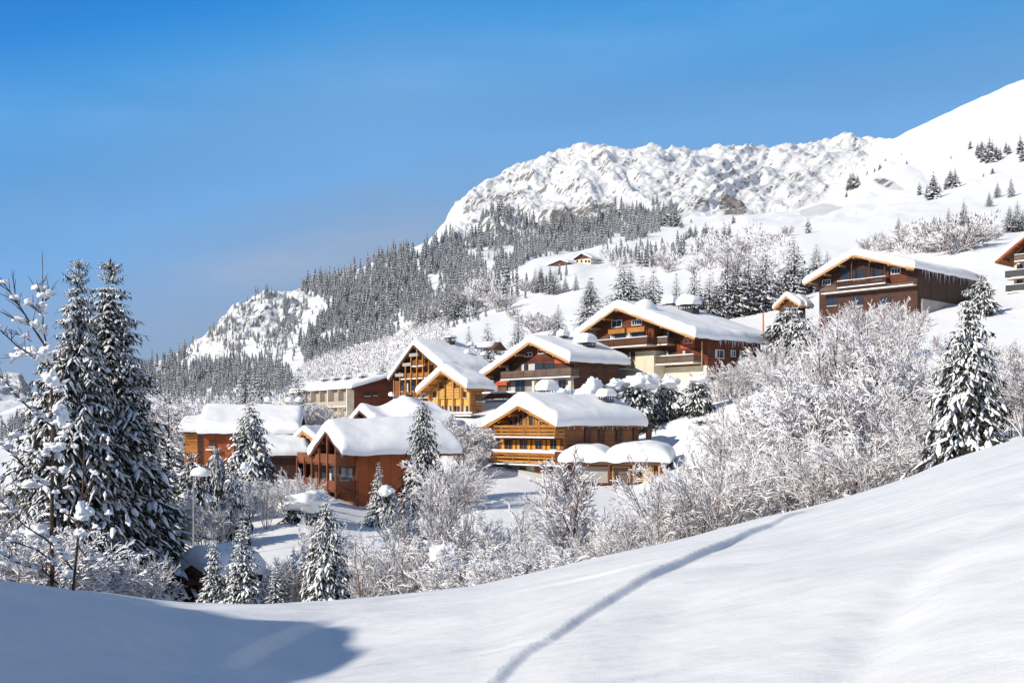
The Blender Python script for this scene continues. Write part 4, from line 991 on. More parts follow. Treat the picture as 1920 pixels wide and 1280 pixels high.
for a_,b_ in((1116,1134),(1149,1170)): h.window('g',a_,664,b_,684,-.02,'brown',div=2,glass='shutter_brown')
h.window('g',1184,661,1190,675,-.02,'brown',div=1)
h.panel('fringed_awning','g',1143,659,1172,664,'brown',-.02,.03,.9)
h.post(1107,661,690,-.9,.45,'cream')
for a_,b_ in((1219,1228),(1248,1262),(1280,1294)): h.window('g',a_,657,b_,672,2.6,'brown',div=2,curtain=.35)
h.balcony('g',1216,1251,634,649,2.6,1.9,'boards','greywood','cream',snow=.10); h.balcony('g',1222,1300,669,685,2.6,2.2,'boards','greywood','cream',snow=.12)
h.window('g',1250,621,1262,634,2.6,'brown',div=2,curtain=.4); h.window('g',1283,637,1298,642,2.6,'white',div=2); h.post(1246,608,634,1.0,.15)
h.post(1213,618,650,-.6,.2); h.panel('red_cladding','g',1276,638,1302,652,'redpaint',2.6,.0,.04)
for a_,b_,c_,d_ in((1341,1356,656,671),(1370,1378,657,668),(1387,1401,658,672)): h.window('s',a_,c_,b_,d_,0,'white',div=2,shut='brown',sw=.9,curtain=.25)
h.icicles(h.prof[2][0]+.1,3,h.L-1,h.prof[2][1]-.15,34,1.1,9)
h.chimney(h.prof[1][0]+3.4,11.0,2.8,1.7,2.3,1.6,'metal',seed=74,stand=.6); h.chimney(h.prof[1][0]-2.2,13.5,1.8,1.8,2.8,1.4,'grey',seed=75,stand=.2)
snow_ball('ridge_mound',h.roof,(xs_-1.0,-.6,h.roofz(xs_-1.0)+.9),(1.5,2.2,1.7),78,.6)
h.panel('drain_pipe','s',1316,640,1317.5,688,'timber',0,.0,.12)
# ---- dark chalet up on the right
h=House('chalet','dark chalet with icicles along its boarded flank, above the frosted thicket',1720,604,222,-48)
h.set_roof((1507,532),(1599,477),(1714,502),ov=2.2,back=1848,T=1.2,matn='timber',seed=81,soffit='blackwood')
xl=h.gp(1536,550)[0]; h.walls(xl,0,'umber_shaded')
zc=h.sp(1760,566,0)[1]
mb=MB(); mb.box(.004,.07,-.02,h.L+.02,zc,h.roofz(0)-.3); mb.build('flank_boards',M['blackwood'],h.root)
mb=MB(); mb.box(.004,.35,1.0,h.L+.05,-8,zc-.003); mb.build('retaining_wall',M['grey'],h.root)
r_=h.rect('g',1570,492,1660,540,0)
mb=MB(); mb.box(r_[0],r_[1],-.06,-.003,r_[2],r_[3]-.3); lg=mb.build('loggia_shade',M['blackwood'],h.root)  # flat dark sheet: the open loggia's shade is put into its colour
h.balcony('g',1570,1660,528,541,0,1.5,'slats','brown','grey',snow=.10)
for p_ in(1597,1630,1659): h.post(p_,486 if p_!=1597 else 480,530,-1.2,.2,'brown')
for a_,b_ in((1578,1592),(1602,1622),(1636,1654)): h.window('g',a_,506,b_,524,-.06,'brown',div=2)
h.window('g',1543,526,1557,533,0,'white',div=3); h.window('g',1672,504,1688,512,0,'white',div=3)
h.panel('board_panel','g',1537,536,1568,545,'greywood',0,.01,.05); h.panel('board_panel','g',1662,514,1700,526,'red',0,.01,.05)
h.balcony('g',1540,1712,546,552,0,1.2,'boards','greywood','cream',snow=.0)
for a_ in(1552,1600,1650): h.window('g',a_,556,a_+18,572,0,'brown',div=2)
h.icicles(h.prof[2][0]+.1,0,h.L-1,h.prof[2][1]-.15,44,1.7,10)
# ---- chalet cut off by the picture edge
h=House('chalet','tall chalet with dark railed balconies, cut off by the edge of the picture',2010,556,222,-48)
h.set_roof((1866,491),(1965,405),(2060,452),ov=2.6,back=2150,T=.95,matn='rust',seed=91,soffit='orange_dark')
xl=h.gp(1901,520)[0]; h.walls(xl,0,'cream')
mb=MB(); xa=h.prof[1][0]; z3=h.gp(1930,488)[1]; mb.prism([(xl,z3),(0,z3),(0,h.roofz(0)-.4),(xa,h.roofz(xa)-.4),(xl,max(z3,h.roofz(xl)-.4))],-.05,-.003); mb.build('gable_boards',M['brown'],h.root)
for a_,t_,q_ in((1902,478,491),(1885,508,524),(1886,535,550)): h.balcony('g',a_,1985,t_,q_,0,2.0,'boards','metal' if a_<1900 else 'greywood','cream',snow=.08)
for t_ in(497,525): h.window('g',1908,t_,1916,t_+14,0,'brown',div=1); h.window('g',1935,t_,1955,t_+14,0,'brown',div=2)
# ---- snow-roofed garage wall beneath it
h=House('garage','flat garage buried under thick snow below the chalet at the picture edge',1965,618,190,-62,cat='garage')
a0=h.gp(1896,600)[0]; mb=MB(); mb.box(a0,0,0,9,-3,2.1); mb.build('wall',M['brown'],h.root); mb=MB(); mb.box(a0-.5,.5,-.7,9.5,2.1,2.35); rf=mb.build('roof',M['metal'],h.root)
link('snow_cover',cap_mesh([(a0-.6,2.35),(a0/2,2.36),(.6,2.35)],-.8,9.6,.7,95,nx=40,ny=40),rf)
# ---- two small gabled huts beside the largest chalet
for (c_,le,ap,re,bk,s_,lab) in ((1500,(1478,578),(1496,556),(1512,574),1524,96,'small yellow gabled hut peeping out behind the snow heap'),(1478,(1450,578),(1474,554),(1500,572),1510,97,'small gabled hut with lit orange rafters left of the yellow hut, behind the snow heap')):
    h=House('hut',lab,c_,592,245,-48,cat='hut'); h.set_roof(le,ap,re,ov=.8,back=bk,T=.8,matn='timber',seed=s_,soffit='yellow'); h.walls(h.prof[0][0]+.8,h.prof[2][0]-.8,'brown')
# ---- farm far up the slope
Df=find_D(1090,494)
h=House('farmhouse','small pale farmhouse with a dark gable far up the white slope',1108,496,Df,-40,cat='farmhouse')
h.set_roof((1074,486),(1090,475),(1109,484),ov=1.2,back=1126,T=.9,matn='timber_dark',seed=101,soffit='blackwood'); zs=h.gp(1090,486)[1]; h.walls(h.gp(1077,490)[0],0,'brown',zsplit=zs,mat2='cream')
for a_ in(1081,1089,1097,1103): h.window('g',a_,488,a_+3,492,0,'brown',div=1)
h=House('barn','long low barn with a single white roof slope downhill of the far farmhouse',1062,500,Df*.99,-40,cat='barn')
h.set_roof((1022,499),(1050,487),(1065,492),ov=.8,back=1082,T=.9,matn='timber_dark',seed=102); h.walls(h.prof[0][0]+1.5,-.5,'brown')
h=House('shed','little shed with a flat snowed roof just behind the far farmhouse',1120,493,Df*1.03,-40,cat='shed')
h.set_roof((1104,490),(1118,485),(1124,488),ov=.6,back=1134,T=.9,matn='timber_dark',seed=103); h.walls(h.prof[0][0]+.8,-.5,'brown')
# ---- chalet down in the dip behind the two foreground spruces
h=House('chalet','red brown chalet sunk behind the near crest with thick snow hiding most of its roof',372,1140,62,-42)
h.set_roof((297,1108),(362,1058),(402,1085),ov=.9,back=490,T=.95,matn='timber_dark',seed=111,soffit='red'); h.walls(h.gp(306,1110)[0],-.02,'rust')
# ------------------------------------------------------------------ street furniture
def street_lamp():
    D=92*K; px=363; z=ground(px,D); x=(px-960)/F*D; zt=(HZ-895)/F*D
    r=tag(empty('street_lamp',(x,D,z)),'thin grey street lamp with a lump of snow on its head','street lamp')
    H_=zt-z; mb=MB(); mb.tube([(0,0,-.3),(0,0,H_*.5),(0,0,H_)],[.07,.055,.045],8); mb.tube([(0,0,H_),(.18,0,H_+.08),(.5,0,H_+.1)],[.04,.035,.03],6); mb.build('pole',M['pole'],r)
    mb=MB(); mb.box(.05,.75,-.14,.14,H_+.06,H_+.17); mb.build('lamp_head',M['metal'],r)
    snow_ball('snow_cap',r,(.42,0,H_+.2),(.62,.42,.48),5,.3,'snow_tree')
street_lamp()
D=222*K; px=1431; z=ground(px,D)
mb=MB(); zt=(HZ-588)/F*D; zz=(HZ-618)/F*D; mb.tube([((px-960)/F*D,D,zz-2),((px-960)/F*D,D,zt)],[.14,.12],6); o=mb.build('marker_pole',M['orangepole']); tag(o,'plain orange snow marker pole sticking up past the far eave of the largest chalet','marker pole')
# thin lamp post by the dark conifer hedge
D=190*K; px=1357; z=ground(px,D); zt=(HZ-700)/F*D
mb=MB(); mb.tube([(0,0,-.3),(0,0,zt-z)],[.08,.06],8); r=tag(empty('street_lamp',((px-960)/F*D,D,z)),'short dark lamp post at the end of the snow-heaped conifer hedge','street lamp'); mb.build('pole',M['metal'],r); snow_ball('snow_cap',r,(0,0,zt-z),(.3,.3,.32),6,.3,'snow_tree')
# ------------------------------------------------------------------ woods on the mountain (one mass each)
PYmin=np.minimum.accumulate(PYt,axis=0)
def inpoly(x,y,poly):
    c=np.zeros(len(x),bool); n=len(poly)
    for i in range(n):
        x1,y1=poly[i]; x2,y2=poly[(i+1)%n]
        c^=((y1>y)!=(y2>y))&(x<(x2-x1)*(y-y1)/((y2-y1)+1e-9)+x1)
    return c
def scatter(poly,n,dens=None,seed=0,lo=150,hi=1790):
    g=np.random.default_rng(seed); P=np.array(poly); x=g.uniform(P[:,0].min(),P[:,0].max(),n*3); y=g.uniform(P[:,1].min(),P[:,1].max(),n*3)
    m=inpoly(x,y,poly)
    if dens is not None: m&=g.random(len(x))<dens(x,y)
    x=x[m][:n]; y=y[m][:n]; out=[]
    r0=np.searchsorted(Dmid,lo)
    for a,b in zip(x,y):
        j=int((a-pxs[0])/2.6); colm=PYmin[r0:,j]; k=int(np.searchsorted(-colm,-b))
        if k>=len(colm)-1: continue
        D=float(Dmid[r0+k]);
        if D>hi: continue
        out.append((a,D,ground(a,D)))
    return out
def lite_spruce(seed,tiers=6,nb=6):
    g=np.random.default_rng(seed); V=[];T=[];m=[]; k=0
    for t in range(tiers):
        h=.08+.84*t/tiers; r=.17*(1-h)**.8*g.uniform(.8,1.2)+.012; top=h+.24
        for b in range(nb):
            a=2*pi*b/nb+g.uniform(-.3,.3)+t; da=.50; rr=r*g.uniform(.7,1.25)
            tip=(cos(a)*rr,sin(a)*rr,h-.02); l=(cos(a-da)*rr*.55,sin(a-da)*rr*.55,h+.015); q=(cos(a+da)*rr*.55,sin(a+da)*rr*.55,h+.015); ap=(0,0,min(top,1.0))
            V+=[tip,l,q,ap]; T+=[(k,k+2,k+3),(k,k+3,k+1)]; m+=[0,0]; k+=4
            if g.random()<.88:
                s=g.uniform(.7,1.1); V+=[(cos(a)*rr*.98,sin(a)*rr*.98,h+.012),(cos(a-da*s)*rr*.5,sin(a-da*s)*rr*.5,h+.05),(cos(a+da*s)*rr*.5,sin(a+da*s)*rr*.5,h+.05),(0,0,min(top+.0,1.0)*.5+h*.5+.05)]
                T+=[(k,k+2,k+3),(k,k+3,k+1)]; m+=[1,1]; k+=4
    return np.array(V),np.array(T),np.array(m)
LITE=[lite_spruce(s) for s in range(5)]
def lite_bush(seed,n=46):
    g=np.random.default_rng(seed); V=[];T=[];m=[];k=0
    for i in range(n):
        a=g.uniform(0,2*pi); r=g.uniform(0,.45); z=g.uniform(.05,.85)*(1-(r/.55)**2*.6); x,y=cos(a)*r,sin(a)*r; w=g.uniform(.02,.05); L_=g.uniform(.12,.25)
        d=np.array([x*1.1+g.normal()*.1,y*1.1+g.normal()*.1,.5]); d/=np.linalg.norm(d); s=np.array([-sin(a+g.normal()),cos(a+g.normal()),0])*w
        p=np.array([x,y,z]); V+=[p-s,p+s,p+d*L_]; T.append((k,k+1,k+2)); m.append(1 if g.random()<.72 else 0); k+=3
    return np.array(V),np.array(T),np.array(m)
LBUSH=[lite_bush(s) for s in range(4)]
def mass(name,pts,hfun,tpls,mats,seed=0,kind='stuff',wj=.25):
    g=np.random.default_rng(seed); Vs=[];Ts=[];Ms=[];k=0
    for (a,D,z) in pts:
        V_,T_,m_=tpls[g.integers(len(tpls))]; h=hfun(a,D)*float(np.clip(g.lognormal(-.08,.33),.4,1.7)); w=h*g.uniform(1-wj,1+wj); t=g.uniform(0,2*pi); c,s=cos(t),sin(t)
        P=np.stack([(V_[:,0]*c-V_[:,1]*s)*w+(a-960)/F*D,(V_[:,0]*s+V_[:,1]*c)*w+D,V_[:,2]*h+z-.02*h],1); Vs.append(P); Ts.append(T_+k); Ms.append(m_); k+=len(P)
    if not Vs: return
    o=link(name,mesh_np(name,np.concatenate(Vs),np.concatenate(Ts),mats,np.concatenate(Ms),False)); return tag(o,kind=kind)
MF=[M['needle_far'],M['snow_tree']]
hpx=lambda n: (lambda a,D: n/F*D)
nzd=lambda k,th,s: (lambda x,y: np.clip((vnoise(x/k,y/k*1.5,seed=s)+1-th)*1.6,0,1))
POLYA=[(555,552),(600,528),(630,516),(700,482),(760,462),(815,446),(850,452),(930,452),(1000,444),(1060,438),(1120,432),(1180,424),(1232,410),(1240,436),(1190,452),(1110,466),(1000,486),(930,530),(880,562),(840,596),(760,612),(740,640),(640,672),(575,690),(560,650),(600,600),(640,572),(600,560)]
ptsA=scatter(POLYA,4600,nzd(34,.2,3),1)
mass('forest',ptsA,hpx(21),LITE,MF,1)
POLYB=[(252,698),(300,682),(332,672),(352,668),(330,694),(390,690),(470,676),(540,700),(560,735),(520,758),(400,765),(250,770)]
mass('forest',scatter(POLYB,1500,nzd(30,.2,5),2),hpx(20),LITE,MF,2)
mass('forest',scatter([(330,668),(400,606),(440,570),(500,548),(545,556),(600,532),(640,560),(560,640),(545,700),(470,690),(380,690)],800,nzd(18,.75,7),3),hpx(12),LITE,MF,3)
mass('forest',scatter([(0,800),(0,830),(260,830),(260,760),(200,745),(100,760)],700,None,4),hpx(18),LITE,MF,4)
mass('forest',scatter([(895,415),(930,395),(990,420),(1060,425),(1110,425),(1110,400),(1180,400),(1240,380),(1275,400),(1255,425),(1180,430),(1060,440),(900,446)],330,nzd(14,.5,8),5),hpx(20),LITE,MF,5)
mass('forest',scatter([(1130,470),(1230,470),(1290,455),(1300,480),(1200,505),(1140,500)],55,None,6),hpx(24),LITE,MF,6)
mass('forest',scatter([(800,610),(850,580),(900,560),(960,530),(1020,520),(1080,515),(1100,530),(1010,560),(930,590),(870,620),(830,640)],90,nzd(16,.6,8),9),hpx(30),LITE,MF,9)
mass('thicket',scatter([(560,694),(640,668),(740,640),(770,618),(830,600),(850,640),(780,690),(720,700),(640,712),(560,720)],1500,None,10),hpx(15),LBUSH,[M['twig'],M['frost']],10)
mass('thicket',scatter([(850,560),(880,520),(930,520),(950,545),(920,585),(870,600)],260,None,11),hpx(16),LBUSH,[M['twig'],M['frost']],11)
mass('thicket',scatter([(1120,478),(1170,470),(1260,470),(1300,490),(1250,512),(1150,510)],220,nzd(12,.8,3),12),hpx(15),LBUSH,[M['twig'],M['frost']],12)
mass('thicket',scatter([(250,760),(560,740),(560,800),(330,810),(250,800)],900,None,13),hpx(18),LBUSH,[M['twig'],M['frost']],13)
mass('thicket',scatter([(1300,470),(1350,440),(1420,440),(1480,470),(1480,520),(1300,540)],330,nzd(14,.7,4),14),hpx(20),LBUSH,[M['twig'],M['frost']],14)
mass('thicket',scatter([(1640,470),(1700,440),(1780,430),(1860,420),(1860,450),(1780,470),(1700,480)],430,None,15),hpx(24),LBUSH,[M['twig'],M['frost']],15)
# woods under the distant massif
g_=np.random.default_rng(5); pts=[]
for i in range(900):
    r_=g_.integers(2,52); c_=g_.integers(150,len(xs)-2); pts.append((xs[c_],float(Dd[r_,c_]),float(Zd[r_,c_])))
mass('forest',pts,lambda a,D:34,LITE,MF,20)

# ------------------------------------------------------------------ spruces one can tell apart
ORD=['first','second','third','fourth','fifth','sixth','seventh','eighth','ninth','tenth','eleventh','twelfth','thirteenth','fourteenth','fifteenth','sixteenth']
NUM=['zero','one','two','three','four','five','six','seven','eight','nine','ten','eleven','twelve','thirteen','fourteen','fifteen','sixteen']
def row(phrase,trees,keys,group,D=None,lo=230,wscale=1.0):
    trees=sorted(trees)
    for i,t in enumerate(trees):
        px,yt,yb=t; d=D if D else find_D(px,yb,lo); 
        spruce(keys[i%len(keys)],px,d,ytop=yt,wscale=wscale*random.uniform(.88,1.15),label='%s from left of %s %s'%(ORD[i],NUM[len(trees)],phrase) if len(trees)>1 else phrase,group=group,sink=.2)
med=['med0','med1','med2','med3','med4']; sm=['small0','small1','small2']
S=lambda *k,**q: spruce(*k,**q)
# heroes
S('heroa',146,56,ytop=484,wscale=.80,label='huge twin spruce with a blob of snow on its tip, nearer the bare tree',group='pair of tall spruces in front',rot=.4)
S('herob',203,60,ytop=488,wscale=1.0,label='huge twin spruce on the right, darker and with drooping boughs',group='pair of tall spruces in front',rot=2.1)
S('heroa',262,66,ytop=700,wscale=.85,label='shorter dark spruce leaning out from behind the twin spruces',rot=1.2)
S('bigsnow2',92,66,ytop=660,wscale=.9,label='snowy spruce half hidden behind the bare tree',rot=3.3)
S('bigsnow',1815,57,ytop=541,wscale=.80,label='tall broad spruce loaded with snow rising beyond the white crest',rot=.9)
S('bigsnow2',1905,100,ytop=640,wscale=1.0,label='frosted spruce behind the broad snow-loaded one, at the picture edge')
S('bigsnow',467,130,ytop=742,wscale=.98,label='big snowy spruce in front of the brown chalet',rot=2.2)
S('narrow',793,124,ytop=735,wscale=1.0,label='slim drooping spruce standing before the rust brown chalet',rot=1)
S('bigsnow2',709,118,ytop=866,wscale=.8,label='little bright spruce against the rust brown flank')
S('bigsnow',612,42,ytop=926,wscale=.78,label='widest of the spruces along the near crest, dark with snow pads',rot=1.6)
S('bigsnow2',453,42,ytop=961,wscale=.80,label='pointed spruce along the near crest beside the sunken red chalet',rot=.3)
S('bigsnow2',402,44,ytop=1000,wscale=.78,label='thin spruce with a ball of snow near its tip by the sunken red chalet')
S('med1',316,115,ytop=748,wscale=1.1,label='dark spruce beyond the lamp, between the twin spruces and the annex')
S('med2',286,95,ytop=800,wscale=1.0,label='snowy spruce touching the flank of the huge twin spruces')
S('med2',516,45,ytop=1052,wscale=.9,label='tiny snow-smothered spruce among frosted shrubs on the near crest')
row('spruces rising behind the brown chalet roof',[(460,680,750),(491,674,750)],['med1','med3'],'spruces behind the brown chalet roof',D=205,wscale=1.1)
S('med2',560,196,ytop=690,wscale=1.0,label='pointed spruce in front of the cream loggias')
S('med4',1047,300,ytop=571,wscale=1.15,label='lone spruce on the white slope above the dark brown chalet roof')
row('spruces on the slope behind the tall balconied chalet',[(853,628,660),(879,612,655),(915,606,662),(938,632,662),(972,587,650)],med,'spruces behind the tall balconied chalet',D=272)
row('small spruces behind the long low lodge',[(600,690,720),(612,696,720),(655,680,712),(672,686,712),(718,672,700)],['small0','small2'],'small spruces behind the lodge',D=300)
row('dark spruces at the foot of the big wood',[(838,524,590),(848,530,600),(861,528,598),(788,560,618),(800,556,616),(815,560,614)],med,'dark spruces at the foot of the wood',lo=300)
row('spruces on the slope below the far farm',[(950,530,556),(1003,502,548),(1013,500,548),(1031,498,552),(1042,502,552),(1060,515,548),(1080,512,545),(1105,522,572)],med,'spruces below the far farm',lo=300)
row('tall spruces lined up behind the largest chalet',[(1108,520,575),(1170,490,585),(1183,498,585),(1206,516,585),(1226,508,590),(1268,512,592),(1302,508,596),(1330,514,600),(1364,468,602),(1384,480,606),(1404,460,606),(1420,498,610),(1436,468,560),(1344,530,600)],['med0','med2','med3'],'tall spruces behind the largest chalet',D=300,wscale=1.1)
row('spruces left of the dark icicled chalet',[(1489,443,548),(1530,458,545),(1552,470,545),(1508,500,550),(1462,505,560)],['med2','med0','med4'],'spruces left of the dark icicled chalet',D=320,wscale=1.1)
row('spruces above the dark icicled chalet roof',[(1685,408,455),(1751,404,440),(1779,390,440),(1807,373,440),(1822,412,445),(1720,452,470),(1855,440,462),(1840,425,455)],med,'spruces above the dark icicled chalet roof',lo=300)
row('spruces below the snowfield at the edge of the picture',[(1855,359,388),(1896,331,370),(1870,340,372),(1894,386,445),(1908,376,446),(1918,392,450)],med,'spruces at the edge of the picture below the snowfield',lo=300)
row('spruces beside the rocky knoll',[(1724,340,366),(1750,322,374),(1738,345,372),(1782,317,352),(1791,314,352),(1773,330,356),(1762,345,362)],sm,'spruces beside the rocky knoll',lo=400)
row('spruces in the small dark group high on the right',[(1819,261,280),(1833,266,292),(1841,262,296),(1848,270,300),(1855,255,294),(1861,262,298),(1868,272,304),(1842,280,305),(1853,284,306),(1875,276,302),(1886,265,288),(1892,270,290),(1913,252,288),(1917,268,304)],sm,'small dark group high on the right',lo=500)
row('scattered tiny spruces on the upper snowfield',[(1587,356,371),(1515,407,437),(1605,398,402),(1844,323,333),(1861,314,326),(1783,290,298),(1700,300,308),(1660,296,303),(1690,285,292)],sm,'scattered spruces on the upper snowfield',lo=400)
row('dark spruces on the ledge left of the rocky knoll',[(1594,324,356),(1600,318,356),(1608,326,354),(1626,318,332),(1640,312,324),(1650,306,318)],sm,'dark spruces on the ledge left of the knoll',lo=700)
row('spruces at the tongue of the cliff',[(1246,392,424),(1252,388,424),(1259,392,425),(1265,390,426),(1271,396,424),(1240,400,426)],sm,'spruces at the tongue of the cliff',lo=500)
row('little spruces on the mid snowfield',[(1278,412,428),(1286,430,450),(1294,422,446),(1304,420,446),(1318,424,446),(1323,416,448),(1332,424,446),(1344,428,446),(1358,424,450),(1367,416,446),(1375,402,420),(1296,408,418)],sm,'little spruces on the mid snowfield',lo=400)
row('spruces below the mid snowfield',[(1275,462,482),(1282,458,480),(1296,460,478),(1310,450,472),(1317,448,470),(1160,466,492),(1185,468,494),(1200,470,498),(1212,474,500),(1222,470,502)],sm,'spruces below the mid snowfield',lo=300)
# ------------------------------------------------------------------ frosted trees and shrubs
FR=['fr0','fr1','fr2','fr0','fr4','fr1']
def frow(phrase,items,D,group,keys=FR,name='frosted_tree',cat='tree',ws=1.0):
    items=sorted(items); n=len(items)
    for i,(px,yt) in enumerate(items):
        lab=('%s from left of %s %s'%(ORD[i],NUM[n],phrase)) if n>1 else phrase
        frost(keys[(i*7+int(px))%len(keys)],px,D*random.uniform(.96,1.04),ytop=yt,ws=ws*random.uniform(.68,1.0),label=lab,group=group,name=name,cat=cat)
TX=[1150,1200,1250,1300,1350,1400,1450,1500,1550,1600,1650,1700,1750,1800,1850,1960]; TY=[880,850,815,800,770,700,672,622,585,548,542,562,572,600,600,600]
topF=lambda p: float(np.interp(p,TX,TY))
def rr(a,b,n,f,j=12): 
    return [(a+(b-a)*(i+.5)/n+random.uniform(-j,j), f(a+(b-a)*(i+.5)/n)) for i in range(n)]
cr=lambda p: float(np.interp(p,pxs,crest_py))
frow('pale frosted trees below the dark icicled chalet',rr(1480,1770,10,lambda p:topF(p)+random.uniform(-4,30)),204,'frosted trees below the dark icicled chalet',['fr1','fr0','fr3'])
frow('frosted trees under the retaining wall',rr(1790,1935,5,lambda p:topF(p)+random.uniform(-4,30)),190,'frosted trees under the retaining wall',['fr1','fr0'])
frow('frosted trees in the back of the thicket',rr(1425,1760,11,lambda p:topF(p)+45+random.uniform(-35,35)),165,'frosted trees at the back of the thicket')
frow('frosted trees behind the broad snow-loaded spruce',rr(1775,1945,5,lambda p:topF(p)+30+random.uniform(-15,25)),112,'frosted trees behind the broad spruce')
frow('tall frosted trees in mid thicket',rr(1350,1640,9,lambda p:topF(p)+65+random.uniform(-45,45)),125,'frosted trees in the middle of the thicket',['fr1','fr3','fr0','fr2'])
frow('frosted trees left of the broad snow-loaded spruce',rr(1640,1790,6,lambda p:topF(p)+85+random.uniform(-45,45)),92,'frosted trees left of the broad spruce')
frow('frosted trees right of the broad snow-loaded spruce',rr(1855,1950,4,lambda p:665+random.uniform(-25,35)),72,'frosted trees right of the broad spruce')
frow('brushy frosted trees in the lower thicket',rr(1250,1500,7,lambda p:max(topF(p)+40,cr(p)-230)+random.uniform(-15,25)),92,'brushy frosted trees in the lower thicket',['fr0','fr2','fr1'])
frow('brushy frosted trees beside the lower spruce boughs',rr(1520,1760,8,lambda p:cr(p)-190+random.uniform(-60,45)),85,'brushy frosted trees beside the spruce',['fr0','fr2','fr4'])
frow('frosted crest shrubs below the garage',rr(1140,1400,8,lambda p:cr(p)-(100 if p<1240 else 140)+random.uniform(-45,45)),62,'frosted crest shrubs below the garage',['fr0','fr2','fr1'],'frosted_shrub','shrub',1.15)
frow('frosted shrubs along the upper crest by the thicket',rr(1410,1740,11,lambda p:cr(p)-95+random.uniform(-60,40)),64,'frosted shrubs along the upper crest',['fr0','fr2','fr4'],'frosted_shrub','shrub',1.15)
frost('fr3',1092,64,ytop=846,ws=1.0,label='tall bare tree with pale upswept twigs in front of the garage')
frost('fr1',1070,68,ytop=905,ws=.9,label='bare multi-stemmed shrub at the foot of the tall bare tree',name='frosted_shrub',cat='shrub')
frow('low frosted shrubs by the tall bare tree',[(990,1005),(1035,1005),(1125,985)],60,'low frosted shrubs by the tall bare tree',['fr5','fr2','fr0'],'frosted_shrub','shrub')
frow('brushy shrubs below the honey chalet',[(950,945),(915,1000),(965,1005)],66,'brushy shrubs below the open snow',['fr1','fr2'],'frosted_shrub','shrub')
frow('tallest frosted shrubs below the rust brown chalet',[(752,955),(790,915),(838,886),(868,945)],66,'tall frosted shrubs below the rust brown chalet',['fr1','fr0'],'frosted_shrub','shrub',.75)
frow('dense white crest shrubs right of the wide spruce',rr(665,900,8,lambda p:1022+random.uniform(-35,25)),58,'dense white shrubs right of the wide spruce',['fr4','fr2','fr5'],'frosted_shrub','shrub',1.2)
frow('low white shrubs sunk behind the crest',rr(840,1060,8,lambda p:1055-(p-840)*.10+random.uniform(-20,15)),50,'low white shrubs behind the crest',['fr5','fr4'],'frosted_shrub','shrub',1.3)
frow('white shrubs between the pointed and the wide spruce',[(508,1060),(528,1035),(546,1045),(566,1020),(590,1010),(650,1020)],62,'white shrubs between two crest spruces',['fr4','fr2','fr0'],'frosted_shrub','shrub',1.1)
frow('frosted bushes round the street lamp',[(335,915),(380,935),(412,925)],100,'frosted bushes round the street lamp',['fr0','fr1','fr4'],'frosted_bush','bush')
frow('frosted bushes below the big snowy spruce',[(440,905),(470,890),(500,880),(512,905),(540,885),(566,880)],112,'frosted bushes below the big snowy spruce',['fr4','fr0','fr2'],'frosted_bush','bush',.95)
frow('bare shrub stems behind the wide crest spruce',[(592,955),(655,985),(590,1000)],80,'bare shrub stems behind the wide crest spruce',['fr1','fr0'],'frosted_shrub','shrub')
frow('frosted trees at the left edge of the picture',[(-30,860),(5,840),(30,860),(55,830),(82,870),(15,900),(45,930)],66,'frosted trees at the left edge',['fr0','fr4','fr2'])
frow('snowy shrubs low at the left edge of the picture',[(-10,985),(20,960),(50,985),(85,965),(105,1000),(70,1010)],48,'snowy shrubs low at the left edge',['fr5','fr4'],'frosted_shrub','shrub',1.2)
frow('twiggy shrubs under the huge twin spruces',[(245,1050),(268,1040)],52,'twiggy shrubs under the twin spruces',['fr1','fr2'],'frosted_shrub','shrub',1.0)
frow('frosted trees between brown chalet and lodge',[(535,740),(560,755),(585,745),(608,765),(525,770),(600,790)],190,'frosted trees between brown chalet and lodge',['fr4','fr0','fr2'],ws=1.2)
frow('pale frosted trees left of the annex',[(262,735),(285,765),(330,740),(345,750),(355,760),(318,775)],215,'pale frosted trees left of the annex',['fr0','fr4'])
frow('weeping white bushes below the yellow chalet',[(868,772),(880,800),(900,812),(850,812),(895,835)],163,'weeping white bushes below the yellow chalet',['fr4','fr5'],'weeping_bush','bush',1.25)
frow('frosted shrubs at the corner of the rust brown flank',[(752,925),(840,850),(856,862),(870,880)],122,'frosted shrubs at the rust brown flank',['fr4','fr2'],'frosted_shrub','shrub',1.1)
frow('rosy frosted bushes in front of the largest chalet flank',[(1345,690),(1372,675),(1395,680),(1420,665),(1440,650),(1455,630)],188,'rosy frosted bushes in front of the largest chalet',['fr0','fr2'],'frosted_bush','bush',1.1)
def fslope(phrase,items,group,keys,name='frosted_bush',cat='bush',ws=1.3):
    items=sorted(items); n=len(items)
    for i,(px,yt,yb) in enumerate(items):
        d=find_D(px,yb,220); frost(keys[i%len(keys)],px,d,ytop=yt,ws=ws*random.uniform(.85,1.25),label='%s from left of %s %s'%(ORD[i],NUM[n],phrase),group=group,name=name,cat=cat)
fslope('round frosted bushes on the slope behind the largest chalet',[(1340,462,498),(1378,442,500),(1395,448,480),(1322,480,508),(1300,494,516),(1252,488,512),(1238,476,500),(1474,424,444),(1450,436,454),(1372,470,520)],'round frosted bushes on the slope',['frs','frt'])
fslope('brown frosted bushes uphill of the dark icicled chalet',[(1625,446,474),(1648,438,472),(1668,440,474),(1700,428,470),(1724,422,470),(1742,418,474),(1762,420,474),(1786,424,478),(1812,420,470),(1838,424,462),(1865,428,452)],'brown frosted bushes uphill of the icicled chalet',['frs','frt'])
fslope('faint frosted bushes on the slope below the farm',[(908,528,580),(886,545,590),(935,545,585),(985,522,548),(1000,585,625),(1022,590,622),(960,575,600)],'faint frosted bushes below the farm',['frs','frt'])
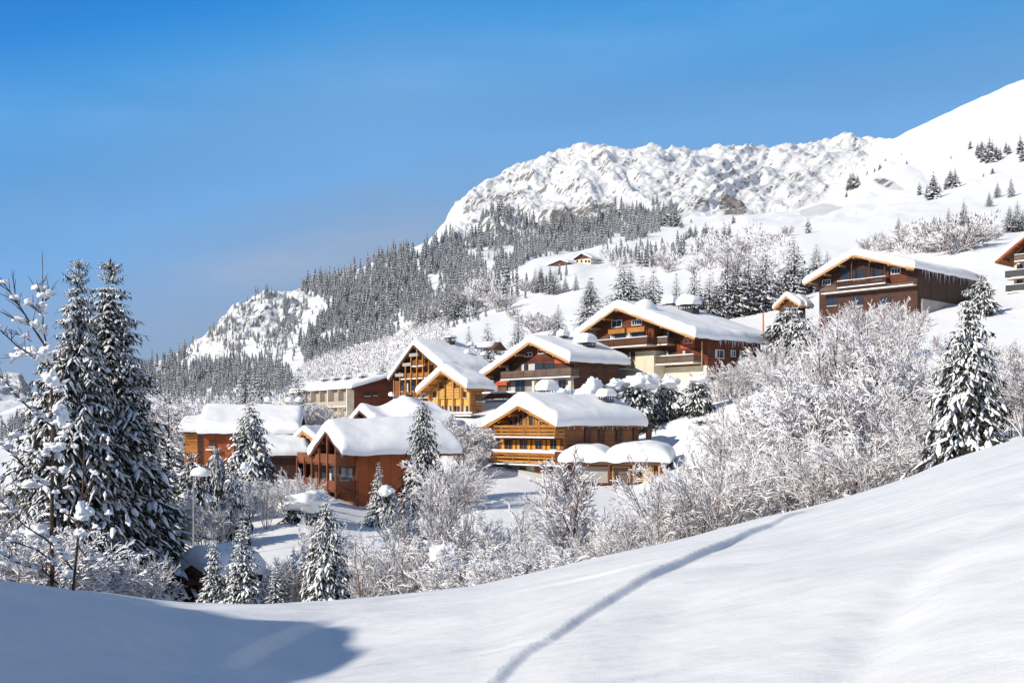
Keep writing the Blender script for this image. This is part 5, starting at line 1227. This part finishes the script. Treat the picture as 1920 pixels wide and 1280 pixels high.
# ---- conifer bushes bowed under domes of snow
def snow_bush(px,D_,ytop,ybot,w_px,label,caps,key='bush',group=None,name='conifer_bush'):
    D=D_*K; z=max(ground(px,D) if D>D60 else near_ground(px,D),(HZ-ybot)/F*D-1.0); zt=(HZ-ytop)/F*D; h=zt-z; w=w_px/F*D
    r=tag(empty(name,((px-960)/F*D,D,z)),label,'bush',group)
    c=link('crown',TPL[key][0],r); c.scale=(w/1.3,w/1.3,h); c.rotation_euler=(0,0,random.uniform(0,6))
    for i,(cx,cy,rx,ry) in enumerate(caps):
        snow_ball('snow_cap',r,((cx-px)/F*D,-.25*w+random.uniform(-.1,.2)*w,(HZ-cy-ry*.55)/F*D-z),(rx/F*D*.85,rx/F*D*.85,ry/F*D*1.1),int(px)+i,.9,'snow_tree',20,.5)
G='bushes in the snow-domed hedge below the largest chalet'
snow_bush(1195,180,708,812,105,'biggest dark conifer bush of the snow-domed hedge, draped over the honey chalet roof end',[(1200,708,30,14)],group=G)
snow_bush(1252,182,712,806,70,'dark conifer bush second from the end of the snow-domed hedge',[(1250,712,18,10)],group=G)
snow_bush(1308,180,705,792,72,'dark conifer bush at the lamp post end of the hedge',[(1305,707,20,9)],group=G)
snow_bush(1150,178,715,770,46,'small conifer bush behind the mushroom chimney end of the honey chalet roof',[(1150,718,16,10)],'bushw',group=G)
snow_bush(1106,176,722,765,50,'rounded bush with a tall egg of snow left of the mushroom chimney',[(1107,722,25,27)],'bushw',group=G)
snow_bush(1042,176,735,768,44,'low bush under a smooth snow pillow right of the larger chimney',[(1042,738,22,18)],'bushw',group=G)
snow_bush(1076,177,735,768,40,'low bush under a small snow pillow between two larger ones',[(1079,738,19,15),(1062,736,12,14)],'bushw',group=G)
snow_bush(576,112,922,975,105,'wide flat bush buried under a long snow shelf in front of the rust brown chalet',[(578,930,54,15)],'bushw')
snow_bush(362,104,852,945,84,'dark conifer bush with a bowed snowy shoulder behind the street lamp',[],'bush')
snow_bush(405,112,842,900,56,'smaller conifer bush between the street lamp and the big snowy spruce',[],'bushw')
snow_bush(437,100,885,960,70,'snow-blobbed bush at the foot of the big snowy spruce',[(462,872,9,9)],'bushw')
snow_bush(730,108,912,952,50,'small snow-domed bush beside the little bright spruce',[(726,914,15,9)],'bush')
snow_bush(1483,214,577,612,96,'snow-laden bush heaped in front of the two small huts',[],'bushw')
snow_bush(1500,206,598,640,115,'round white snow heap over a bush right of the orange pole',[],'bushw')
snow_bush(832,56,1022,1080,64,'crest shrub wearing one round cap of snow',[(832,1032,30,20)],'bushw')
snow_bush(1003,52,1058,1092,70,'crest shrub bent into an arch under a cushion of snow',[(1003,1066,30,14)],'bushw')
snow_bush(1840,196,520,575,60,'dark snow-heaped bush at the far end of the icicled chalet',[],'bush')
snow_bush(1330,170,800,832,60,'half-buried bush on the snow rise behind the garage',[],'bushw')
# ---- the bare young tree with clumps of snow, in front
def hero_tree():
    D0=28*K*1.05; px0,py0=98,1092
    P3=lambda px,py,dy=0:((px-px0)/F*(D0+dy)+(px0-960)/F*dy, dy, (HZ-py)/F*(D0+dy)-zb)
    zb=near_ground(px0,D0)
    r=tag(empty('bare_tree',((px0-960)/F*D0,D0,zb)),'bare young tree with red-brown stems and heavy clumps of snow on its sweeping branches','tree')
    g=random.Random(4); mpp=D0/F
    def path(lst,r0,r1,dy0=0,dy1=0):
        n=len(lst); return [P3(a+g.uniform(-1,1),b+g.uniform(-1,1),dy0+(dy1-dy0)*i/(n-1)) for i,(a,b) in enumerate(lst)],[ .68*(r0+(r1-r0)*i/(n-1))*mpp for i in range(n)]
    tb=MB(); p,rd=path([(98,1110),(97,1000),(99,900),(98,800),(96,730),(93,685)],6,3.6); tb.tube(p,rd,8); tb.build('trunk',M['twig_red'],r)
    br=[([(93,690),(87,650),(60,612),(40,580),(22,552),(0,520)],3.4,1.1,-.6),([(88,652),(80,618),(80,570),(79,493)],2.6,.7,.4),([(94,690),(62,668),(33,650),(12,630),(-12,610)],2.8,1.0,-.9),
        ([(98,800),(66,775),(33,744),(10,716),(-15,690)],3,1.1,-1.2),([(98,915),(70,900),(40,866),(15,842),(-12,825)],3,1.2,-1.3),([(120,892),(96,880),(60,850),(30,818),(-5,784)],2.4,1.0,-.4),
        ([(137,1070),(110,1030),(82,1008),(45,985),(18,955),(-10,925)],2.8,1.2,-1.4),([(125,1085),(100,1055),(70,1030),(35,1018),(-10,1008)],2.6,1.1,-1.0),([(110,1095),(80,1068),(40,1058),(5,1040),(-15,1030)],2.4,1.0,-.8),
        ([(99,880),(112,850),(120,810),(118,780)],2.4,1.0,.5),([(97,760),(112,730),(120,700),(119,672)],2.2,.9,.3),([(60,612),(40,606),(10,590)],1.4,.6,-.5),([(40,580),(30,560),(22,505)],1.2,.5,-.3),
        ([(80,570),(88,556),(92,545)],1.2,.5,.2),([(80,560),(70,545),(66,540)],1.1,.5,.1),([(80,590),(64,578),(54,572)],1.2,.5,.1),([(60,640),(40,628),(6,622)],1.4,.6,-.3),([(33,650),(30,668),(22,680)],1.2,.5,0),
        ([(98,960),(120,940),(135,900)],2,1,.4),([(66,897),(50,915),(20,925)],1.4,.6,-.4),([(40,1058),(30,1040),(28,1020)],1.2,.6,-.2)]
    def clump(px,py,rx,ry,dy,i): 
        c=P3(px,py,dy); return ((c[0],c[1],c[2]),(rx*mpp,rx*mpp*.8,ry*mpp),i)
    k=0
    for lst,a,b,dd in br:
        mb=MB(); p,rd=path(lst,a,b,0,dd); mb.tube(p,rd,6); o=mb.build('branch',M['twig_red'],r)
        # side twigs
        for j in range(1,len(p)-0):
            for q in range(4):
                A=Vector(p[j-1]).lerp(Vector(p[j]),g.random()); d=(Vector(p[j])-Vector(p[j-1])).normalized(); s=Vector((g.uniform(-1,1),g.uniform(-1,1),g.uniform(.2,1.0))); e=A+(d*.6+s*.8)*g.uniform(.12,.32)
                mb2=MB(); mb2.tube([A,(A+e)/2+Vector((0,0,.01)),e],[.009,.007,.004],4); mb.v+=[]; 
                me=o.data; bm_=bmesh.new(); bm_.from_mesh(me); vs=[bm_.verts.new(v_) for v_ in mb2.v]
                for f_ in mb2.f: 
                    try: bm_.faces.new([vs[t_] for t_ in f_])
                    except ValueError: pass
                bm_.to_mesh(me); bm_.free()
        # snow lying along the branch
        for j in range(1,len(p)):
            for q in range(3):
                if g.random()<.62:
                    f=g.random(); A=Vector(p[j-1]).lerp(Vector(p[j]),f); rx=g.uniform(3,8)*mpp
                    snow_ball('snow_clump',o,(A.x,A.y,A.z+rx*.35),(rx*1.25,rx,rx*g.uniform(.6,1.0)),k,.5,'snow_tree',10,.6); k+=1
    for (a_,b_,rx,ry) in [(78,668,24,17),(58,660,16,12),(95,712,18,20),(112,784,15,22),(103,838,20,10),(84,850,12,8),(56,908,22,9),(72,996,22,15),(92,1012,15,12),(40,664,9,7),(120,880,10,9),(60,1000,14,10),(128,1076,12,10),(30,1000,10,7),(110,768,14,12),(85,905,10,7),(70,610,9,11)]:
        c=P3(a_,b_,-.1); snow_ball('snow_clump',r,c,(rx*mpp*.8,rx*mpp*.7,ry*mpp*.8),k,.8,'snow_tree',18,.55); k+=1
    # second stem
    D1=27*K*1.05
    r2=tag(empty('bare_sapling',((141-960)/F*D1,D1,near_ground(141,D1))),'thin bare sapling with one big oval clump of snow, right of the bare young tree','tree'); zz=near_ground(141,D1)
    Q=lambda px,py:((px-141)/F*D1,0,(HZ-py)/F*D1-zz); m1=D1/F
    mb=MB(); mb.tube([Q(137,1112),Q(146,1010),Q(156,908),Q(158,836),Q(161,800)],[2.8*m1,2.3*m1,1.8*m1,1.2*m1,.6*m1],7); mb.build('trunk',M['twig_red'],r2)
    for lst in ([(147,1000),(180,990),(205,965)],[(152,940),(180,890),(205,862)],[(149,985),(120,960),(105,925)],[(157,870),(140,840),(128,800)],[(145,1020),(165,1050),(190,1052)]):
        mb=MB(); mb.tube([Q(*q) for q in lst],[2*m1,1.4*m1,.6*m1],5); o=mb.build('branch',M['twig_red'],r2)
        for q in lst[1:]: c=Q(*q); snow_ball('snow_clump',o,(c[0],c[1],c[2]+2*m1),(6*m1,5*m1,5*m1),k,.5,'snow_tree',10,.6); k+=1
    c=Q(156,960); snow_ball('snow_clump',r2,c,(15*m1,14*m1,20*m1),3,.7,'snow_tree',20,.5)
    c=Q(152,1000); snow_ball('snow_clump',r2,c,(10*m1,9*m1,9*m1),5,.6,'snow_tree',16,.45)
M['twig_red']=var_mat('red_brown_bark',(.05,.03,.022),(.13,.075,.055),4.0)
hero_tree()
# ------------------------------------------------------------------ the air
mb=MB(); mb.box(-4200,4200,-2600,5600,-330,640)
hz=bpy.data.materials.new('haze_air'); hz.use_nodes=True; t=hz.node_tree; t.nodes.remove(t.nodes['Principled BSDF'])
pv=t.nodes.new('ShaderNodeVolumePrincipled'); pv.inputs['Density'].default_value=3.0e-5; pv.inputs['Color'].default_value=(.80,.88,1,1); pv.inputs['Anisotropy'].default_value=.1
t.links.new(pv.outputs[0],t.nodes['Material Output'].inputs['Volume'])
o=mb.build('haze',hz); tag(o,kind='stuff')
